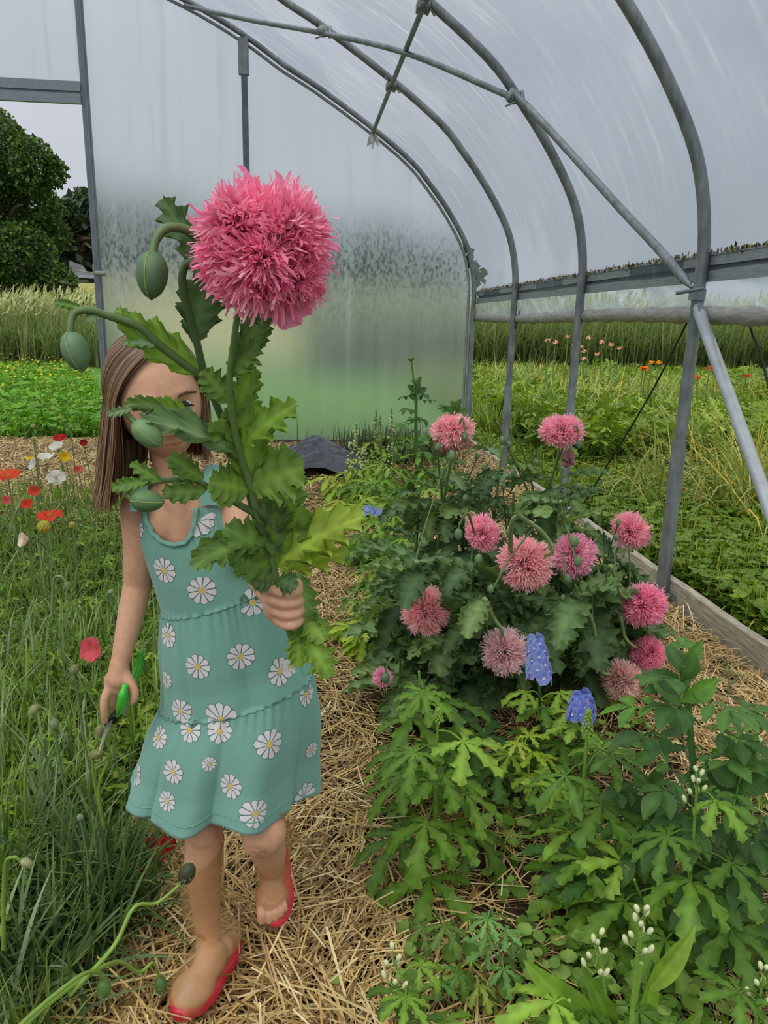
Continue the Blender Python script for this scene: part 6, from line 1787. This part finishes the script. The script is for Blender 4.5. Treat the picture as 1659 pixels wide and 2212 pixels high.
boot([(Pg(428, 1838, 1.315), ux * .051 + up * .020, -uy * .050 + up * -.012), (Pg(436, 1900, 1.325), ux * .045, -uy * .047), (Pg(445, 1985, 1.335), ux * .041, -uy * .043),
      (RHL + up * .050 + d1 * .004, s1 * .039, d1 * .046 + up * .014), (RHL + up * .030 + d1 * .030, s1 * .038, d1 * .036 + up * .042), (RHL + up * .014 + d1 * .070, s1 * .040, up * .042 + d1 * .012), (RHL + up * .004 + d1 * .112, s1 * .041, up * .036), (RHL + d1 * .150 - up * .004, s1 * .022, up * .018)],
     sc1 - up * .003, d1, up, .104, .044, 'clear rubber boot with red sole, planted on the straw', .0016)
d2 = unit(Pg(590, 2000, 1.345) - Pg(592, 1868, 1.44)); n2 = unit(np.array([.12, -1, .55])); n2 = unit(n2 - d2 * np.dot(n2, d2)); s2 = unit(np.cross(d2, n2)); s2 = s2 if s2[0] > 0 else -s2
sc2 = Pg(597, 1908, 1.42)
boot([(Pg(580, 1775, 1.27), ux * .052, n2 * .052), (Pg(584, 1835, 1.33), ux * .042, n2 * .046), (Pg(588, 1880, 1.395), s2 * .037, n2 * .040), (Pg(590, 1925, 1.385), s2 * .038, n2 * .030), (Pg(587, 1965, 1.36), s2 * .037, n2 * .022), (Pg(587, 1997, 1.345), s2 * .020, n2 * .010)],
     sc2, d2, n2, .088, .038, 'clear rubber boot with red sole, lifted at the back, toes showing', .0014)

# ================================================================ PRUNERS IN HER HAND
def pruners():
    c = Pg(255, 1530, 1.31); t = thing('pruning_shears', 'small pruning shears with bright green handles pointing down in her hand', 'pruners', c)
    gm = solid('green_grip', lin((70, 190, 50)), .35, coat=.3); st = solid('blade_steel', lin((120, 118, 112)), .3, .9, nscale=60, var=.3)
    pv = Pg(246, 1554, 1.30)
    for pts, Ys, rr in (([(303, 1412), (300, 1440), (288, 1475), (270, 1520), (252, 1548)], [1.345, 1.345, 1.335, 1.32, 1.305], [.006, .0095, .010, .008, .005]),
                        ([(270, 1484), (266, 1500), (262, 1522), (254, 1545)], [1.272, 1.268, 1.272, 1.295], [.006, .0105, .0100, .005])):
        mb = MB(); pp = catmull([Pg(a, b, y) for (a, b), y in zip(pts, Ys)], 6); rad = np.interp(np.linspace(0, 1, len(pp)), np.linspace(0, 1, len(rr)), rr); tube(mb, pp, rad, 12, flat=.75); ellipsoid(mb, pp[0], (rad[0],) * 3, nu=10, nv=8); mb.build('handle', gm, t)
    tip = Pg(212, 1628, 1.27)
    mb = MB(); n = 12
    for off, w0 in ((0.0, .0065), (.0035, .0050)):
        p = catmull([pv + (0, off, .012), pv * .6 + tip * .4 + (-.004, off, 0), tip + (0, off, 0)], 5); k = len(p); w = np.linspace(w0, .0008, k)[:, None]
        s = np.array([.93, 0, .36]); V = np.stack([p - s * w, p + s * w, p + s * w + (0, .0018, 0), p - s * w + (0, .0018, 0)], 1).reshape(-1, 3); mb.add(V, ring_faces(k, 4))
    mb.build('blades', st, t, smooth=False)
    mb = MB(); tube(mb, [pv + (0, -.004, 0), pv + (0, .006, 0)], .0065, 12); ellipsoid(mb, pv + (0.006, .002, .008), (.007, .005, .009), nu=10, nv=8); mb.build('pivot', solid('dark_pivot', lin((50, 50, 48)), .4, .7), t)
pruners()

# ================================================================ THE GIANT POPPY SHE HOLDS
def bouquet():
    r = np.random.default_rng(12)
    hb = P(605, 1300, .985)
    t = thing('giant_poppy', 'huge fringed pink poppy on a leafy cut stem with buds, held up by the girl', 'poppy', hb)
    SG = lin((112, 140, 78)); mb = MB()
    def st(pts, Ys, r0, r1, mbx=mb, col=SG):
        p = catmull([P(a, b, y) for (a, b), y in zip(pts, Ys)], 7); tube(mbx, p, np.linspace(r0, r1, len(p)), 9, col); return p
    st([(640, 1400), (620, 1345), (604, 1290), (588, 1215), (563, 1130), (540, 1045), (520, 985), (502, 900), (496, 820), (506, 730), (520, 650), (545, 600)], [1.0, .985, .98, .965, .945, .925, .91, .885, .86, .83, .80, .79], .0062, .0030)
    st([(590, 1225), (552, 1120), (520, 1000), (470, 880), (440, 800), (424, 735), (398, 640), (394, 592), (408, 568), (435, 566)], [.972, .95, .93, .90, .88, .865, .85, .845, .84, .83], .0045, .0042, col=lin((84, 108, 66)))
    mb.build('stem', MAT_stem, t)
    LG = [(128, 164, 82), (138, 176, 80), (116, 152, 84)]; LD = [(98, 130, 94), (108, 138, 100)]; LY = [(170, 194, 92), (158, 186, 82)]; LS = [(134, 166, 132), (144, 174, 140)]
    big = {c: [strip_leaf(56, 9, 1.0, .45, l, dp, 3, .22, .09, c, 70 + i, base=.2, mid=1.35, cup=.1, fwd=.45) for i, (l, dp) in enumerate(((4, .38), (5, .34), (4, .45)))] for c in (.15, .6, 1.1)}
    leaves = [ # base, tip, width px, Y base, Y tip, cols, curl, up
      ((445, 815), (262, 690), 78, .885, .85, LG, .15, (0, -1, .35)), ((420, 742), (442, 596), 92, .87, .86, LD, .15, (.2, -1, 0)), ((436, 560), (352, 430), 66, .84, .84, LD, .15, (-.5, -1, .3)),
      ((432, 600), (405, 478), 54, .86, .86, LD, .6, (-.6, -1, 0)), ((500, 800), (572, 672), 66, .87, .85, LD, .15, (.5, -1, .2)), ((498, 812), (556, 742), 62, .86, .84, LG, .6, (.2, -1, .4)),
      ((508, 900), (545, 792), 60, .89, .87, LG, .15, (.3, -1, 0)), ((500, 870), (440, 800), 60, .88, .86, LG, .6, (-.2, -1, .2)), ((518, 990), (308, 908), 74, .91, .84, LS, .6, (-.1, -.8, .9)),
      ((520, 975), (460, 915), 70, .915, .88, LG, .15, (0, -1, .3)), ((535, 1040), (528, 862), 108, .93, .89, LG, .15, (.1, -1, .2)), ((530, 960), (640, 874), 72, .90, .86, LG, .6, (0, -1, .6)),
      ((540, 1050), (655, 1010), 118, .925, .88, LG, .15, (0, -1, .4)), ((540, 1060), (452, 1042), 88, .93, .90, LG, .15, (0, -1, .3)), ((570, 1160), (640, 1010), 86, .955, .94, LG, .6, (.3, -1, .1)),
      ((590, 1205), (590, 1060), 78, .96, .93, LD, .15, (-.1, -1, .1)), ((598, 1225), (782, 1118), 92, .965, .90, LY, .6, (.1, -.9, .9)), ((604, 1232), (752, 1196), 66, .975, .92, LY, .6, (0, -.9, .7)), ((596, 1220), (650, 1092), 96, .965, .93, LG, .15, (.1, -1, .3)),
      ((566, 1180), (420, 1225), 86, .955, .90, LG, 1.1, (-.2, -.7, 1)), ((580, 1200), (486, 1140), 88, .96, .92, LG, .6, (-.1, -.9, .6)), ((588, 1230), (500, 1200), 84, .965, .93, LG, .6, (0, -1, .4)), ((596, 1245), (540, 1250), 62, .97, .945, LD, .6, (0, -1, .3)),
      ((600, 1250), (640, 1270), 56, .97, .94, LD, .6, (0, -1, .5)), ((640, 1235), (664, 1330), 62, .985, .965, LG, .6, (.4, -1, 0)), ((652, 1270), (662, 1392), 66, .98, .965, LG, .15, (.3, -1, .1)), ((660, 1370), (712, 1462), 74, .975, .95, LG, .6, (.2, -1, .4)),
      ((655, 1330), (700, 1385), 70, .98, .955, LG, .6, (.4, -1, .3)), ((650, 1350), (642, 1440), 56, .985, .97, LG, .15, (0, -1, 0)), ((345, 745), (268, 742), 44, .86, .85, LS, .6, (0, -.8, .8)), ((300, 708), (250, 668), 30, .86, .86, LG, .6, (0, -1, .3)),
      ((185, 668), (118, 652), 20, .83, .83, LG, .15, (0, -1, .3)), ((215, 678), (186, 692), 26, .835, .83, LS, .6, (0, -1, .2)), ((420, 900), (330, 872), 44, .90, .87, LG, .15, (0, -1, .5)), ((470, 945), (372, 905), 50, .91, .88, LG, .6, (0, -1, .3)), ((285, 882), (234, 896), 22, .84, .83, LS, .15, (0, -1, .3)),
      ((360, 880), (270, 875), 36, .88, .85, LG, .6, (0, -1, .5)), ((320, 1040), (242, 1055), 36, .87, .86, LG, .15, (0, -1, .4)), ((350, 1042), (284, 1000), 34, .88, .87, LG, .6, (0, -1, .2)), ((445, 1060), (352, 1064), 50, .90, .88, LG, .6, (0, -1, .2)), ((440, 1035), (366, 985), 48, .90, .88, LG, .6, (0, -1, .1)),
      ((512, 660), (498, 640), 34, .815, .81, LD, .6, (0, -1, 0)), ((526, 700), (560, 668), 40, .83, .83, LD, .6, (0, -1, 0)), ((560, 690), (545, 560), 60, .85, .85, LD, .15, (.3, -1, 0)), ((455, 620), (470, 540), 60, .86, .86, LD, .15, (0, -1, 0)) ]
    mb = MB()
    for i, (b, tp, w, Y0, Y1, cols, curl, up) in enumerate(leaves):
        A = P(*b, Y0); B = P(*tp, Y1); d = B - A; L = np.linalg.norm(d); W = w * (Y0 + Y1) / 2 / F_PX * 1.32
        T, F, C = big[curl][i % 3]
        # the curled template drops away from its chord: aim it so that its end lands on the tip
        e = T.reshape(-1, 9, 3)[-1, 4]; el = math.hypot(e[1], e[2]); ang = math.atan2(-e[2], e[1])
        Bs = basis(d, up); dd = Bs[:, 1] * math.cos(ang) + Bs[:, 2] * math.sin(ang); nn = np.cross(Bs[:, 0], dd)
        R = np.stack([Bs[:, 0], dd, nn], 1); s = L / el
        c = pick(r, cols, 1, .08)[0]
        mb.many(T, F, R[None], A[None], np.array([[W, s, s]]), c[None], C)
    mb.build('leaves', MAT_leaf, t)
    for nm, pts, Ys, size, col, dr in (('a', [(440, 530), (405, 497), (362, 492), (338, 516), (330, 548)], [.84, .83, .82, .815, .81], .034, (88, 118, 80), (-.08, -.05, -1)),
                                 ('b', [(445, 822), (345, 745), (300, 706), (240, 684), (188, 670), (158, 680), (150, 722)], [.885, .86, .85, .84, .83, .825, .82], .030, (98, 130, 92), (.3, -.05, -1)),
                                 ('c', [(524, 1000), (445, 925), (385, 892), (330, 885), (286, 878), (273, 890), (292, 915)], [.92, .90, .88, .865, .85, .845, .84], .028, (112, 146, 96), (.7, -.1, -.6)),
                                 ('d', [(560, 1115), (450, 1052), (410, 1036), (330, 1040), (272, 1052), (272, 1066), (286, 1080)], [.945, .91, .90, .88, .865, .862, .86], .028, (92, 124, 74), (1, -.1, -.05))):
        bud_part(t, None, [P(a, b, y) for (a, b), y in zip(pts, Ys)], size, col, r, drc=dr)
    C0 = P(572, 541, .79); mb = MB()
    cols = [(252, 174, 202), (248, 158, 192), (254, 192, 212), (244, 146, 184)]
    big_t = [petal_tmpl(40 + i, .24, 4, c) for i, c in enumerate((.1, .4, .7, -.2, .9))] + [petal_tmpl(50 + i, .17, 3, c) for i, c in enumerate((.1, .5, 1.0))]
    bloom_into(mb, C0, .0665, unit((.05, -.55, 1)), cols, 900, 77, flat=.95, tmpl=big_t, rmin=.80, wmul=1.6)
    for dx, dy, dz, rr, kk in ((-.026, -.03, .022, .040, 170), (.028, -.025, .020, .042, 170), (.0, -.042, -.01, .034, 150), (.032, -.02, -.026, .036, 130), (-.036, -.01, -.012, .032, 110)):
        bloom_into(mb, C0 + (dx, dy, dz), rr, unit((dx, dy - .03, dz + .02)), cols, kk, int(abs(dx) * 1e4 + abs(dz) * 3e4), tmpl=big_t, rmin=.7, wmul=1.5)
    # lower drooping petals
    T, F, C = strip_leaf(14, 7, .7, .7, 3, .15, 2, .2, .12, .4, 3, base=.25, mid=.95, cup=.2)
    for px, py, tx, ty, w in ((598, 615, 630, 703, 66), (630, 610, 655, 680, 56), (560, 600, 584, 680, 50), (538, 590, 520, 662, 54), (500, 575, 482, 642, 50), (470, 560, 448, 600, 40), (660, 600, 690, 636, 40)):
        A = P(px, py, .785); B = P(tx, ty, .77); L = np.linalg.norm(B - A); R = basis(B - A, (0, -1, .1))
        mb.many(T, F, R[None], A[None], np.array([[w * .78 / F_PX / .7, L, L]]), pick(r, [(248, 156, 190), (242, 142, 176)], 1, .08), C)
    mb.build('bloom', MAT_petal, t, smooth=False)
bouquet()
# large smooth leaves at the bottom edge
def lance():
    base = PZ(1350, 2330, 0.02); t = thing('lance_leaf_plant', 'plant with long smooth pointed leaves at the bottom edge under the cream buds', 'plant', base)
    mb = MB(); r = np.random.default_rng(2)
    for b, tp, w in (((1400, 2140), (1506, 2022), .72), ((1300, 2250), (1165, 2110), .8), ((1330, 2240), (1280, 2120), .62), ((1380, 2230), (1425, 2110), .6), ((1350, 2300), (1240, 2230), .8), ((1420, 2290), (1520, 2200), .8)):
        Y = base[1]; A = P(*b, Y); B = P(*tp, Y - .02); L = np.linalg.norm(B - A); T, F, C = WIDE[1]
        mb.many(T, F, basis(B - A, (-.2, -1, .8))[None], A[None], np.array([[L * w, L, L]]), pick(r, BRI[:3], 1), C)
    mb.build('leaves', MAT_leaf, t)
    mb = MB(); top = P(1385, 2080, base[1]); tube(mb, catmull([base, (base + top) / 2, top], 5), .004, 6, lin((124, 160, 70))); mb.build('stem', MAT_stem, t)
lance()
